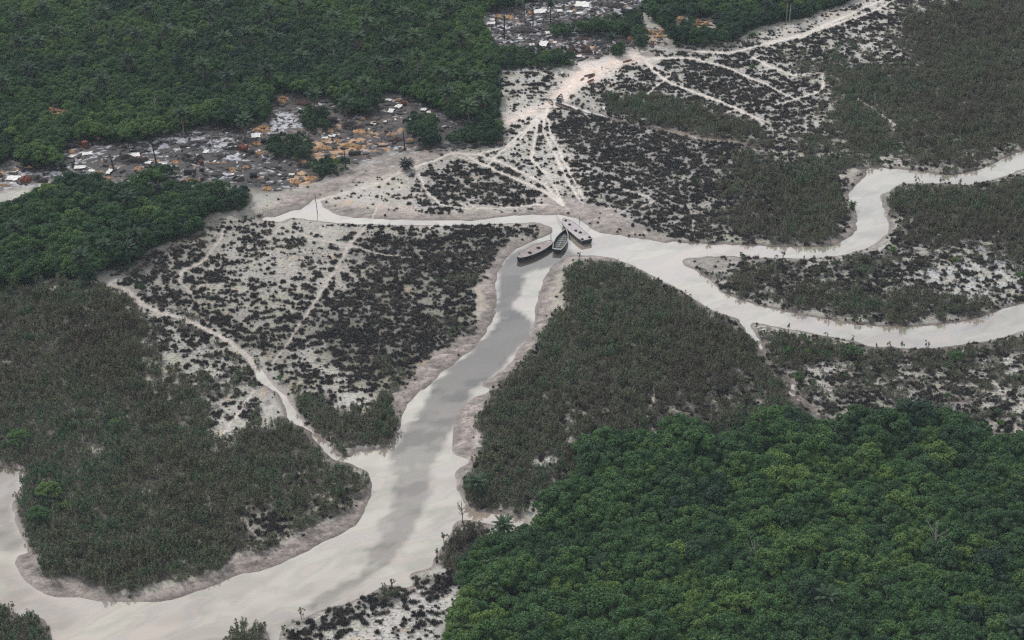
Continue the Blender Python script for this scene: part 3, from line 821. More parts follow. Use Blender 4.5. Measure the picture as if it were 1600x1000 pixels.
def leaf_mesh(cen, nrm, size, rs, aspect=1.6):
    """Quads centred at cen facing nrm, one per leaf spray."""
    n = len(cen)
    t = rs.normal(size=(n, 3))
    t -= (t * nrm).sum(1, keepdims=True) * nrm
    t /= np.linalg.norm(t, axis=1, keepdims=True) + 1e-9
    b = np.cross(nrm, t)
    L, W = size[:, None] * aspect / 2, size[:, None] / 2
    fold = nrm * size[:, None] * 0.22
    v = np.stack([cen - t * L, cen - b * W * 0.9 - fold, cen + t * L, cen + b * W * 0.9 - fold], 1)
    return v.reshape(-1, 3)

def foliage_object(name, V, extra, mats):
    """Leaf quads V plus an MB of woody bits (its faces use the last material)."""
    nq = len(V) // 4
    ev = np.array(extra.v).reshape(-1, 3) if extra and extra.v else np.zeros((0, 3))
    me = bpy.data.meshes.new(name)
    faces = np.arange(nq * 4).reshape(-1, 4).tolist()
    if extra:
        faces += [tuple(i + nq * 4 for i in f) for f in extra.f]
    me.from_pydata(np.concatenate([V, ev]).tolist(), [], faces)
    for m in mats:
        me.materials.append(m)
    mi = np.zeros(len(faces), np.int32)
    mi[nq:] = len(mats) - 1
    me.polygons.foreach_set('material_index', mi)
    me.update()
    return me

def foliage_mat(name, dark, light, third, rough=0.55, transl=0.25, spec=0.25, leafvar=0.6):
    m, n, l, b = new_mat(name)
    oi = n.new('ShaderNodeObjectInfo')
    at_ = n.new('ShaderNodeAttribute'); at_.attribute_type = 'INSTANCER'; at_.attribute_name = 'tone'
    geo = n.new('ShaderNodeNewGeometry')
    ad = n.new('ShaderNodeMath'); ad.operation = 'MULTIPLY_ADD'
    ad.inputs[1].default_value = 0.45
    l.new(oi.outputs['Random'], ad.inputs[0])
    mt = n.new('ShaderNodeMath'); mt.operation = 'MULTIPLY_ADD'; mt.inputs[1].default_value = 0.75; mt.inputs[2].default_value = -0.08
    l.new(at_.outputs['Fac'], mt.inputs[0]); l.new(mt.outputs[0], ad.inputs[2])
    rp = n.new('ShaderNodeValToRGB')
    e = rp.color_ramp.elements
    e[0].position, e[0].color = 0.0, (*dark, 1)
    e[1].position, e[1].color = 1.0, (*third, 1)
    k = e.new(0.55); k.color = (*light, 1)
    l.new(ad.outputs[0], rp.inputs[0])
    ri = n.new('ShaderNodeMapRange')
    ri.inputs[3].default_value, ri.inputs[4].default_value = 1 - leafvar, 1 + leafvar
    l.new(geo.outputs['Random Per Island'], ri.inputs[0])
    sc2 = n.new('ShaderNodeVectorMath'); sc2.operation = 'SCALE'
    l.new(rp.outputs[0], sc2.inputs[0]); l.new(ri.outputs[0], sc2.inputs['Scale'])
    l.new(sc2.outputs[0], b.inputs['Base Color'])
    b.inputs['Roughness'].default_value = rough
    b.inputs['Specular IOR Level'].default_value = spec
    if transl:
        tr_ = n.new('ShaderNodeBsdfTranslucent')
        l.new(sc2.outputs[0], tr_.inputs[0])
        ms = n.new('ShaderNodeMixShader'); ms.inputs[0].default_value = transl
        out = n['Material Output']
        l.new(b.outputs[0], ms.inputs[1]); l.new(tr_.outputs[0], ms.inputs[2]); l.new(ms.outputs[0], out.inputs[0])
    return m

M_leaf = foliage_mat('broad_leaves', (0.024, 0.060, 0.034), (0.060, 0.138, 0.040), (0.135, 0.225, 0.050))
M_mang = foliage_mat('mangrove_leaves', (0.078, 0.066, 0.046), (0.112, 0.132, 0.070), (0.048, 0.112, 0.054), transl=0.15, leafvar=0.75)
M_dead = foliage_mat('oiled_twigs', (0.030, 0.029, 0.030), (0.062, 0.056, 0.053), (0.18, 0.15, 0.12), rough=0.5, transl=0.0, spec=0.3, leafvar=0.7)
M_palm = foliage_mat('palm_fronds', (0.022, 0.044, 0.030), (0.055, 0.10, 0.048), (0.12, 0.19, 0.06), transl=0.12, leafvar=0.3)
M_bark = mat('bark', (0.16, 0.14, 0.12), 0.9, 0.3)
M_pbark = mat('pale_bark', (0.34, 0.32, 0.28), 0.9, 0.25)
M_stem = mat('grey_stems', (0.27, 0.24, 0.20), 0.9, 0.3)
M_blk = mat('charred_wood', (0.030, 0.027, 0.026), 0.8, 0.4)
M_brown = mat('dry_frond', (0.12, 0.075, 0.045), 0.9, 0.3)

def unit(rs, n):
    v = rs.normal(size=(n, 3))
    return v / np.linalg.norm(v, axis=1, keepdims=True)

def make_tree(seed, Rc=4.2, H=9.0, dens=1.0):
    """Broadleaf tree: crown mesh and trunk mesh, base at the origin."""
    rs = np.random.RandomState(seed)
    nl = rs.randint(24, 32)
    V = []
    lobes = []
    for k in range(nl):
        a = rs.rand() * 6.283
        rr = Rc * 0.86 * math.sqrt((k + 0.3) / nl)
        z = H * (0.44 + 0.40 * (1 - (rr / Rc) ** 2) + rs.uniform(-0.13, 0.12))
        r = Rc * rs.uniform(0.16, 0.31)
        lobes.append((rr * math.cos(a + k * 2.4), rr * math.sin(a + k * 2.4), z, r))
    for (x, y, z, r) in lobes:
        n = int(270 * dens * (r / 1.5) ** 1.6) + 50
        d = unit(rs, n)
        d[:, 2] = np.abs(d[:, 2]) * 1.0 - 0.35 * rs.rand(n)
        d /= np.linalg.norm(d, axis=1, keepdims=True)
        # tufts on the lobe: pull leaves towards a few centres so gaps open between them
        tf = unit(rs, 14)
        tf[:, 2] = np.abs(tf[:, 2])
        j = np.argmax(d @ tf.T, 1)
        d = d * 0.62 + tf[j] * 0.38 + rs.normal(size=(n, 3)) * 0.05
        d /= np.linalg.norm(d, axis=1, keepdims=True)
        rad = r * (0.80 + 0.32 * rs.rand(n) ** 0.7 + 0.22 * (rs.rand(14)[j] - 0.4))
        cen = np.array([x, y, z]) + d * rad[:, None] * np.array([1, 1, 0.78])
        nr = d * 0.8 + np.array([0, 0, 0.55]) + rs.normal(size=(n, 3)) * 0.55
        nr /= np.linalg.norm(nr, axis=1, keepdims=True)
        V.append(leaf_mesh(cen, nr, rs.uniform(0.22, 0.46, n), rs))
    crown = foliage_object('crown', np.concatenate(V), None, [M_leaf])
    tb = MB()
    tb.tube([(0, 0, -0.6), (0.1, 0, H * .25), (-0.1, .1, H * .5), (0, 0, H * .72)], [0.34, 0.26, 0.2, 0.1])
    for (x, y, z, r) in lobes[:8]:
        tb.tube([(0, 0, H * rs.uniform(.3, .55)), (x * .5, y * .5, z * .78), (x, y, z)], [0.14, 0.09, 0.03], 5)
    return crown, tb.mesh('trunk', [M_bark])

def make_scrub(seed, wdt=2.1, H=3.6, leaves=470, sparse=0.0):
    """A knot of thin mangrove shoots with leafy tips, one mesh."""
    rs = np.random.RandomState(seed)
    V = []
    wb = MB()
    ns = rs.randint(9, 14)
    for k in range(ns):
        a, rr = rs.rand() * 6.283, wdt * 0.75 * math.sqrt(rs.rand())
        x, y = rr * math.cos(a), rr * math.sin(a)
        h = H * rs.uniform(0.62, 1.08)
        lx, ly = x * 1.25 + rs.uniform(-.25, .25), y * 1.25 + rs.uniform(-.25, .25)
        wb.tube([(x * .6, y * .6, -.3), ((x + lx) / 2, (y + ly) / 2, h * .5), (lx, ly, h * (1.0 + 0.06 * (sparse > 0)))], [0.05, 0.04, 0.012], 3)
        if rs.rand() < sparse:
            for q in range(3):
                z = h * rs.uniform(.5, .9)
                wb.tube([(lx * .9, ly * .9, z), (lx + rs.uniform(-.5, .5), ly + rs.uniform(-.5, .5), z + rs.uniform(.3, .8))], [0.03, 0.01], 3)
            continue
        n = int(leaves / ns * rs.uniform(.7, 1.3))
        t = rs.rand(n)
        cz = h * (0.50 + 0.52 * t)
        rad = (0.50 * (1 - (2 * t - 0.85) ** 2 * 0.5)) * rs.rand(n) ** 0.5 * 1.1
        an = rs.rand(n) * 6.283
        d = np.stack([np.cos(an), np.sin(an), 0.35 + 0.7 * t], 1)
        cen = np.stack([lx + rad * np.cos(an), ly + rad * np.sin(an), cz], 1)
        nr = d + rs.normal(size=(n, 3)) * 0.5
        nr /= np.linalg.norm(nr, axis=1, keepdims=True)
        V.append(leaf_mesh(cen, nr, rs.uniform(0.15, 0.32, n), rs, 1.8))
    return foliage_object('mangrove_bush', np.concatenate(V) if V else np.zeros((0, 3)), wb, [M_mang, M_stem])

def make_dead(seed, wdt=1.35, H=1.3, pale=0.15):
    """A tuft of dead oiled mangrove twigs and prop roots."""
    rs = np.random.RandomState(seed)
    n = 46
    a, rr = rs.rand(n) * 6.283, wdt * np.sqrt(rs.rand(n))
    h = H * rs.uniform(0.35, 1.1, n) * (1 - 0.35 * (rr / wdt) ** 2)
    base = np.stack([rr * np.cos(a), rr * np.sin(a) * 0.85, np.full(n, -.15)], 1)
    tip = base * np.array([1.25, 1.25, 0]) + np.stack([rs.uniform(-.35, .35, n), rs.uniform(-.35, .35, n), h], 1)
    side = unit(rs, n) * np.array([1, 1, 0.2]) * 0.10
    mid = (base + tip) / 2 + rs.normal(size=(n, 3)) * 0.08
    v = np.stack([base - side, mid - side * .9, tip, mid + side * .9], 1).reshape(-1, 3)
    m_ = 26
    a, rr = rs.rand(m_) * 6.283, wdt * 0.95 * np.sqrt(rs.rand(m_))
    cen = np.stack([rr * np.cos(a), rr * np.sin(a) * .85, rs.uniform(.05, H * .62, m_) * (1 - .5 * (rr / wdt) ** 2)], 1)
    nr = unit(rs, m_) + np.array([0, 0, .5])
    nr /= np.linalg.norm(nr, axis=1, keepdims=True)
    V = np.concatenate([v, leaf_mesh(cen, nr, rs.uniform(.14, .34, m_), rs)])
    wb = MB()
    for k in range(4 + rs.randint(4)):
        x, y = rs.uniform(-wdt, wdt) * .7, rs.uniform(-wdt, wdt) * .7
        wb.tube([(x, y, -.1), (x + rs.uniform(-.3, .3), y + rs.uniform(-.3, .3), H * rs.uniform(.9, 1.6))], [.035, .012], 3)
    return foliage_object('dead_mangrove', V, wb, [M_dead, M_stem if rs.rand() < 0.5 else M_blk])

def make_palm(seed, Rc=4.0, H=7.0, nf=30, dry=7):
    rs = np.random.RandomState(seed)
    def frond(mb, az, el, L, droop):
        N = 11
        pts, tn = [], []
        p = Vector((0, 0, 0))
        e = el
        for i in range(N + 1):
            pts.append(p.copy())
            d = Vector((math.cos(az) * math.cos(e), math.sin(az) * math.cos(e), math.sin(e)))
            tn.append(d)
            p = p + d * (L / N)
            e -= droop / N * (0.5 + i / N)
        sd_ = Vector((-math.sin(az), math.cos(az), 0))
        mb.tube(pts, [0.07 * (1 - i / (N + 1)) + 0.015 for i in range(N + 1)], 3)
        for i in range(1, N + 1):
            t = i / N
            ll = 0.95 * math.sin(math.pi * min(1, t * 0.85 + 0.12)) ** 0.6 * (L / 4.2)
            up = sd_.cross(tn[i]) * -1
            for sg in (-1, 1):
                for q in (0.0, 0.5):
                    b0 = pts[i] - tn[i] * (L / N) * q
                    tip = b0 + sd_ * sg * ll * 0.8 + tn[i] * ll * 0.55 - Vector((0, 0, 1)) * ll * rs.uniform(.15, .5)
                    w2 = tn[i] * 0.2
                    m0 = (b0 + tip) / 2 + Vector((0, 0, 0.06))
                    mb.add([b0 - w2 * .4, m0 - w2, tip, m0 + w2], [(0, 1, 2, 3)])
    mb = MB()
    for k in range(nf):
        t = k / nf
        frond(mb, k * 2.4 + rs.uniform(-.2, .2), R(78 - 88 * t + rs.uniform(-6, 6)), Rc * rs.uniform(.9, 1.12) * (0.75 + .25 * math.sin(math.pi * min(1, t + .3))), R(70 + 25 * t))
    crown = mb.mesh('crown', [M_palm])
    for v in crown.vertices:
        v.co.z += H
    tb = MB()
    tb.tube([(0, 0, -.6), (.05, 0, H * .3), (0, .08, H * .7), (0, 0, H + .15)], [.36, .27, .25, .3], 8)
    trunk = tb.mesh('trunk', [M_bark])
    dm = MB()
    for k in range(dry):
        frond(dm, k * 6.283 / max(dry, 1) + rs.uniform(-.4, .4), R(-25 + rs.uniform(-15, 10)), Rc * rs.uniform(.6, .85), R(45))
    skirt = dm.mesh('dry_fronds', [M_brown]) if dry else None
    if skirt:
        for v in skirt.vertices:
            v.co.z += H - .1
    return crown, trunk, skirt

# ------------------------------------------------------------------ scattering
rng = np.random.RandomState(42)

def jitter_grid(step, x0=-300, x1=300, y0=335, y1=935, seed=0):
    rs = np.random.RandomState(seed)
    gx, gy = np.meshgrid(np.arange(x0, x1, step), np.arange(y0, y1, step * 0.92))
    gx = gx + (np.arange(gx.shape[0]) % 2)[:, None] * step / 2
    gx = gx + rs.uniform(-.42, .42, gx.shape) * step
    gy = gy + rs.uniform(-.42, .42, gy.shape) * step
    x, y = gx.ravel(), gy.ravel()
    px, py = proj(x, y, 0)
    k = (px > -90) & (px < 1690) & (py > -70) & (py < 1085)
    return x[k], y[k], rs

def scatter_stuff(name, label, protos, x, y, z, rz, scl, tone, idx):
    """One object whose many copies stand on the given points."""
    me = bpy.data.meshes.new(name)
    n = len(x)
    me.vertices.add(n)
    me.vertices.foreach_set('co', np.stack([x, y, z], 1).reshape(-1).astype(np.float32))
    rot = np.stack([rng.uniform(-.06, .06, n), rng.uniform(-.06, .06, n), rz], 1)
    vattr(me, 'rot', rot, 'FLOAT_VECTOR')
    vattr(me, 'scl', scl, 'FLOAT_VECTOR')
    vattr(me, 'tone', tone)
    vattr(me, 'idx', idx, 'INT')
    o = link(name, me)
    ng = bpy.data.node_groups.new(name, 'GeometryNodeTree')
    ng.interface.new_socket('Geometry', in_out='INPUT', socket_type='NodeSocketGeometry')
    ng.interface.new_socket('Geometry', in_out='OUTPUT', socket_type='NodeSocketGeometry')
    N, Lk = ng.nodes, ng.links
    gi, go = N.new('NodeGroupInput'), N.new('NodeGroupOutput')
    jn = N.new('GeometryNodeJoinGeometry')
    for p in protos:
        oi = N.new('GeometryNodeObjectInfo')
        oi.inputs['Object'].default_value = p
        g2 = N.new('GeometryNodeGeometryToInstance')
        Lk.new(oi.outputs['Geometry'], g2.inputs[0])
        Lk.new(g2.outputs[0], jn.inputs[0])
    ip = N.new('GeometryNodeInstanceOnPoints')
    ip.inputs['Pick Instance'].default_value = True
    def na(nm, ty, out):
        a = N.new('GeometryNodeInputNamedAttribute')
        a.data_type = ty
        a.inputs[0].default_value = nm
        return a.outputs[0]
    Lk.new(gi.outputs[0], ip.inputs['Points'])
    Lk.new(jn.outputs[0], ip.inputs['Instance'])
    Lk.new(na('idx', 'INT', 0), ip.inputs['Instance Index'])
    e2r = N.new('FunctionNodeEulerToRotation')
    Lk.new(na('rot', 'FLOAT_VECTOR', 0), e2r.inputs[0])
    Lk.new(e2r.outputs[0], ip.inputs['Rotation'])
    Lk.new(na('scl', 'FLOAT_VECTOR', 0), ip.inputs['Scale'])
    Lk.new(ip.outputs[0], go.inputs[0])
    md = o.modifiers.new('scatter', 'NODES')
    md.node_group = ng
    tag(o, label, None, None, 'stuff')
    return o

def inframe(x, y, z, m=8):
    px, py = proj(x, y, z)
    return (px > m) & (px < 1600 - m) & (py > m) & (py < 1000 - m)

def pick_nearest(x, y, z, n, m=8):
    ok = np.where(inframe(x, y, z + 1, m))[0]
    o = ok[np.argsort(y[ok])][:n]
    s_ = np.zeros(len(x), bool)
    s_[o] = True
    return s_

# --- broadleaf trees
specs = [(1, 4.3, 9.5), (2, 3.7, 8.2), (3, 4.9, 10.5), (4, 3.3, 8.8), (5, 4.1, 7.4), (6, 4.6, 9.0), (7, 2.9, 7.0)]
TREES = [make_tree(*s_) for s_ in specs]
tx, ty, trs = jitter_grid(2.35, seed=101)
fs = fieldat('fsize', tx, ty, 0.4, 0)
fs = np.where(fs > .9, fs * .9, fs)
# thinner spacing where the crowns are larger
want = np.where(fs > 0.9, 0.6, 0.8)
scl = fs * trs.uniform(0.62, 1.3, len(tx)) * np.where(ty > 600, .7 + .65 * fbm(tx, ty, 18, 491, 3), 1)
hh = scl * 8.5
inside = (fieldat('forest', tx, ty, 0.6, .3) > .5) & (fieldat('forest', tx, ty, hh * .8, .3) > .5)
lat = 2.2 * scl
for sx_ in (-1, 1):
    inside &= fieldat('forest', tx + lat * sx_, ty, hh * .5, .3) > .4
inside &= grid_samp(SD, tx, ty) > 0.8
keep = inside & (trs.rand(len(tx)) < want)
# a coarse dart-throwing pass so crowns do not stack on one spot
o_ = np.where(keep)[0]
trs.shuffle(o_)
cell, sel = {}, []
for i in o_:
    rmin = 2.5 * scl[i]
    gx_, gy_ = int(tx[i] // 5), int(ty[i] // 5)
    good = True
    for a in (-1, 0, 1):
        for b in (-1, 0, 1):
            for j in cell.get((gx_ + a, gy_ + b), ()):
                if (tx[i] - tx[j]) ** 2 + (ty[i] - ty[j]) ** 2 < (rmin * .5 + 1.25 * scl[j]) ** 2:
                    good = False
    if good:
        cell.setdefault((gx_, gy_), []).append(i)
        sel.append(i)
sel = np.array(sel)
X, Y, SCL = tx[sel], ty[sel], scl[sel]
Zt = grid_samp(Z, X, Y)
tn = np.clip(fieldat('green', X, Y, 3, 0) * 0.7 + (fbm(X, Y, 26, 501, 3) - 0.5) * np.where(Y > 600, 1.5, 0.9) + trs.normal(size=len(X)) * 0.13 + 0.05, 0, 1)
tn = np.where(Y > 600, np.clip(tn - .22, 0, 1), tn)
tn = np.where(trs.rand(len(X)) < 0.02, 1.0, tn)
rz = trs.rand(len(X)) * 6.283
ix = trs.randint(0, len(TREES), len(X))
near = pick_nearest(X, Y, Zt + 5, 300, 14)
# the extra-bright small tree by the right edge
protos = []
first = {}
def tree_label(px, py, t, s_):
    sz = 'large' if s_ > 1.12 else ('small' if s_ < 0.85 else 'mid sized')
    tn_ = 'bright green' if t > .75 else ('fresh green' if t > .58 else ('mid green' if t > .4 else ('dark green' if t > .2 else 'blackish green')))
    rows = ('along the marsh edge', 'in the upper part', 'in the middle', 'at the bottom')[min(3, max(0, int((py - 700) / 90)))]
    side = ('leftmost part', 'left part', 'centre', 'right part', 'rightmost part')[min(4, max(0, int((px - 690) / 184)))]
    return f'{sz} {tn_} tree {rows} of the near wood, {side}'
for i in np.where(near)[0]:
    k = int(ix[i])
    px, py = proj(X[i], Y[i], 5)
    if k not in first:
        root = bpy.data.objects.new('broadleaf_tree', None)
        col.objects.link(root)
        cr = link('crown', TREES[k][0], root)
        link('trunk', TREES[k][1], root)
        first[k] = (root, cr)
    else:
        root = copy_tree(first[k][0])
    root.location = (X[i], Y[i], Zt[i])
    root.rotation_euler = (0, 0, rz[i])
    root.scale = (SCL[i], SCL[i], SCL[i] * 1.0)
    for ch in root.children:
        ch['tone'] = float(tn[i])
    tag(root, tree_label(px, py, tn[i], SCL[i]), 'tree', 'broadleaf trees of the near wood')
rest = ~near
pr = [first[k][1] for k in sorted(first)]
scatter_stuff('forest', 'dense dark green forest canopy beyond the marsh and round the camps', pr, X[rest], Y[rest], Zt[rest], rz[rest],
              np.repeat(SCL[rest][:, None], 3, 1), tn[rest], ix[rest] % len(pr))
print('trees', len(X))

# --- undergrowth that closes the gaps between the trees
ux, uy, urs = jitter_grid(2.2, seed=111)
fu = fieldat('fsize', ux, uy, 0.4, 0)
k_ = (fieldat('forest', ux, uy, 0.6, .5) > .5) & (fieldat('forest', ux, uy, 3.0 * fu + 1, .5) > .45) & (grid_samp(SD, ux, uy) > 1.2) & (urs.rand(len(ux)) < .55)
X, Y = ux[k_], uy[k_]
us = urs.uniform(.18, .32, len(X)) * (0.6 + .4 * fu[k_])
scatter_stuff('undergrowth', 'low leafy undergrowth filling the gaps beneath the trees', pr, X, Y, grid_samp(Z, X, Y) - .4, urs.rand(len(X)) * 6.283,
              np.stack([us * 1.3, us * 1.3, us], 1), np.clip(urs.rand(len(X)) * .8 + (fbm(X, Y, 20, 511, 2) - .5), 0, 1), urs.randint(0, len(pr), len(X)))

# --- mangrove scrub
SCR = [make_scrub(20 + k, 1.5 + .25 * (k % 2), 3.9 - .35 * (k % 3), 400, 0.0 if k < 4 else 0.45) for k in range(7)]
sx, sy, srs = jitter_grid(2.0, seed=202)
dens = fieldat('scrub', sx, sy, 0.5, 1.0)
dens2 = fieldat('scrub', sx, sy, 3.0, 1.0)
c2 = CL2(sx, sy)
dens = dens * (0.85 + 0.24 * BIG(sx + 40, sy))
sdw = grid_samp(SD, sx, sy)
hs = np.where(srs.rand(len(sx)) < .05, 1.35, 1.0) * srs.uniform(.42, 1.2, len(sx)) * (0.78 + .4 * c2) * np.clip(0.55 + 0.5 * dens, 0, 1)
keep = (c2 < dens * 1.02) & (dens2 > .25 * dens) & (sdw > 1.0) & (fieldat('mud', sx, sy, .5, 1.0) < .6) & (fieldat('forest', sx, sy, 1, .3) < .6) & \
       (fieldat('char', sx, sy, .5, 0) < .4) & (srs.rand(len(sx)) < .90) & (fieldat('trail', sx, sy, .5, .2) < .35) & (fieldat('trail', sx, sy, 1.5, .2) < .5)
htop = hs * 4.2
spx, spy = proj(sx, sy, .5)
isl = ((spy > 962) & (spx < 432)) | ((spx < 110) & (spy > 700) & (spy < 860))
keep &= (fieldat('water', sx, sy, htop, 0) < .3) | (srs.rand(len(sx)) < .03) | isl
keep &= isl | (fieldat('water', sx, sy, htop * .55, 0) < .3) & (fieldat('water', sx + .9, sy, 1.5, 0) < .4) & (fieldat('water', sx - .9, sy, 1.5, 0) < .4)
keep &= (fieldat('mud', sx, sy, htop * .8, .2) < .55) | (srs.rand(len(sx)) < .2)
keep &= (fieldat('trail', sx, sy, htop * .7, .1) < .55) | (srs.rand(len(sx)) < .3)
X, Y = sx[keep], sy[keep]
H_ = hs[keep]
Zs = grid_samp(Z, X, Y)
gt = fieldat('green', X, Y, 1.5, 1.0)
tn = np.clip(gt + (fbm(X, Y, 9, 521, 3) - .5) * 1.0 + (fbm(X, Y, 30, 531, 2) - .5) * .8 + srs.normal(size=len(X)) * .16, 0, 1)
rz = srs.rand(len(X)) * 6.283
ix = np.where(srs.rand(len(X)) < np.clip(.75 - gt, 0.08, .6), srs.randint(4, 7, len(X)), srs.randint(0, 4, len(X)))
near = pick_nearest(X, Y, Zs, 300)
first = {}
def bush_label(px, py, t, h, d):
    where = (('at the left end' if px < 180 else ('left of middle' if px < 290 else ('right of middle' if px < 400 else 'at the creek end'))) + ' of lower left bank') if px < 600 and py > 600 else ('on the small point beside the bottom edge' if px < 600 else
            ('on the bank beside the near wood' if px < 950 else 'in the scrub behind the near wood'))
    if px < 100 and py > 900: where = 'in the bottom left corner clump'
    elif 330 < px < 430 and py > 960: where = 'on the tiny islet at the bottom edge'
    return ('tall ' if h > .95 else ('low ' if h < .6 else '')) + ('green' if t > .6 else ('brownish' if t < .3 else 'olive grey')) + ' mangrove bush ' + ('by the mud ' if d < 7 else '') + where
for i in np.where(near)[0]:
    k = int(ix[i])
    if k not in first:
        o = link('mangrove_bush', SCR[k])
        first[k] = o
    else:
        o = first[k].copy()
        col.objects.link(o)
    o.location = (X[i], Y[i], Zs[i])
    o.rotation_euler = (0, 0, rz[i])
    o.scale = (H_[i] ** .5, H_[i] ** .5, H_[i])
    o['tone'] = float(tn[i])
    px, py = proj(X[i], Y[i], 1)
    tag(o, bush_label(px, py, tn[i], H_[i], float(grid_samp(SD, X[i:i+1], Y[i:i+1])[0])), 'bush', 'mangrove bushes along the near banks')
rest = ~near
def hidden_guard(first, meshes):
    return [first.get(k) for k in range(len(meshes))]
pr = [first[k] for k in sorted(first)]
mp_ = {k: q for q, k in enumerate(sorted(first))}
ixr = np.array([mp_.get(int(k), 0) for k in ix[rest]])
scatter_stuff('mangrove_scrub', 'olive and brownish mangrove scrub covering the marsh between the creeks', pr, X[rest], Y[rest], Zs[rest], rz[rest],
              np.stack([H_[rest] ** .5, H_[rest] ** .5, H_[rest]], 1), tn[rest], ixr)
print('scrub', len(X))

# --- dead oiled clumps
DED = [make_dead(40 + k, .46 + .11 * (k % 3), .75 + .25 * (k % 2)) for k in range(6)]
dx_, dy_, drs = jitter_grid(0.78, seed=303)
dd = fieldat('dead', dx_, dy_, 0.4, 1.0)
keep = ((CL(dx_, dy_) < dd * 0.80 + drs.normal(size=len(dx_)) * .06) | (drs.rand(len(dx_)) < dd * .10)) & (grid_samp(SD, dx_, dy_) > .9) & ((fieldat('mud', dx_, dy_, .4, .4) < .5) | (drs.rand(len(dx_)) < .12)) & (fieldat('char', dx_, dy_, .4, 0) < .4) & \
       (fieldat('forest', dx_, dy_, .4, .3) < .5) & (fieldat('clear', dx_, dy_, .4, .3) < .4) & (fieldat('trail', dx_, dy_, .4, .22) < .3) & (fieldat('trail', dx_, dy_, 1.0, .22) < .35) & (drs.rand(len(dx_)) < .62)
keep &= ~((CL2(dx_, dy_) < fieldat('scrub', dx_, dy_, .4, 1.0) * .85) & (drs.rand(len(dx_)) < .8))
X, Y = dx_[keep], dy_[keep]
Zs = grid_samp(Z, X, Y)
n = len(X)
sg = drs.uniform(.55, 1.15, n) * np.clip(.8 + (dd[keep] - CL(X, Y)) * 1.1, .38, 1.15)
tn = np.clip(.3 + (fbm(X, Y, 12, 541, 3) - .5) * 1.6 + drs.normal(size=n) * .28, 0, 1.2)
rz = drs.rand(n) * 6.283
ix = drs.randint(0, 6, n)
near = pick_nearest(X, Y, Zs, 300)
first = {}
for i in np.where(near)[0]:
    k = int(ix[i])
    if k not in first:
        o = link('dead_mangrove', DED[k])
        first[k] = o
    else:
        o = first[k].copy()
        col.objects.link(o)
    o.location = (X[i], Y[i], Zs[i])
    o.rotation_euler = (0, 0, rz[i])
    o.scale = (sg[i],) * 3
    o['tone'] = float(tn[i])
    px, py = proj(X[i], Y[i], 1)
    wh = ('on the pale flat at the bottom edge, ' + ('left end' if px < 500 else ('left of centre' if px < 570 else ('right of centre' if px < 640 else 'right end')))) if py > 890 else ('on the bank beside the river bend' if px > 650 else 'at the river end of the lower left scrub')
    tag(o, 'black dead mangrove clump ' + wh, 'dead mangrove', 'dead mangrove clumps nearest the bottom of the photo')
rest = ~near
pr = [first[k] for k in sorted(first)]
scatter_stuff('dead_mangrove_vegetation', 'black dead mangrove clumps scattered over the pale polluted marsh', pr, X[rest], Y[rest], Zs[rest], rz[rest],
              np.repeat(sg[rest][:, None], 3, 1), tn[rest], ix[rest] % len(pr))
print('dead', n)

# ------------------------------------------------------------------ boats, camps and other things
def mpp(px, py):
    """Metres across one pixel of the 1600 frame on the ground at (px, py)."""
    x, y, _ = at(px, py, 0.5)
    return (y * CP - (0.5 - CAM_H) * SP) / FPX

def dpp(px, py):
    """Metres of ground depth under one pixel."""
    return abs(at(px, py - .5)[1] - at(px, py + .5)[1])

def ground_at(px, py):
    x, y, _ = at(px, py, 0.5)
    return x, y, ground_z(x, y)

M_deck = mat('weathered_deck', (0.40, 0.365, 0.375), 0.7, 0.14, 0.8)
M_deck2 = mat('brown_deck', (0.29, 0.25, 0.24), 0.75, 0.16, 0.8)
M_hull = mat('dark_hull', (0.030, 0.032, 0.034), 0.55, 0.35, 0.9)
M_rim = mat('pale_rim', (0.36, 0.36, 0.35), 0.6, 0.15, 1.5)
M_floor = mat('boat_floor', (0.24, 0.25, 0.245), 0.6, 0.25, 0.7)
M_hatch = mat('hatch_black', (0.018, 0.017, 0.017), 0.6, 0.3, 2)
M_rust = mat('rust', (0.17, 0.055, 0.032), 0.8, 0.4, 1.5)
M_rustd = mat('dark_rust', (0.06, 0.032, 0.028), 0.8, 0.4, 1.5)
M_steel = mat('dark_steel', (0.03, 0.032, 0.037), 0.45, 0.3, 1.5)
M_sheet = mat('white_plastic', (0.66, 0.65, 0.63), 0.4, 0.1, 0.9)
M_sand = mat('orange_sand', (0.22, 0.11, 0.055), 0.95, colr2=(0.56, 0.37, 0.21), scale=1.1)
M_oil = mat('black_oil', (0.014, 0.014, 0.016), 0.2, 0.3, 1.0, spec=0.5)
M_tar = mat('tarred_earth', (0.05, 0.043, 0.043), 0.85, 0.35, 0.9)
M_blue = mat('blue_grey_oil', (0.045, 0.06, 0.085), 0.2, 0.3, 0.7)
M_canoe = mat('wet_red_wood', (0.22, 0.075, 0.04), 0.6, 0.3, 1.5)
M_canoe2 = mat('brown_wood', (0.11, 0.060, 0.045), 0.6, 0.3, 1.5)
M_skin = mat('skin', (0.06, 0.035, 0.025), 0.6, 0.1, 3)
M_shirt = mat('dark_shirt', (0.05, 0.05, 0.07), 0.9, 0.1, 3)
M_shirt2 = mat('pinkish_shirt', (0.35, 0.16, 0.13), 0.9, 0.1, 3)

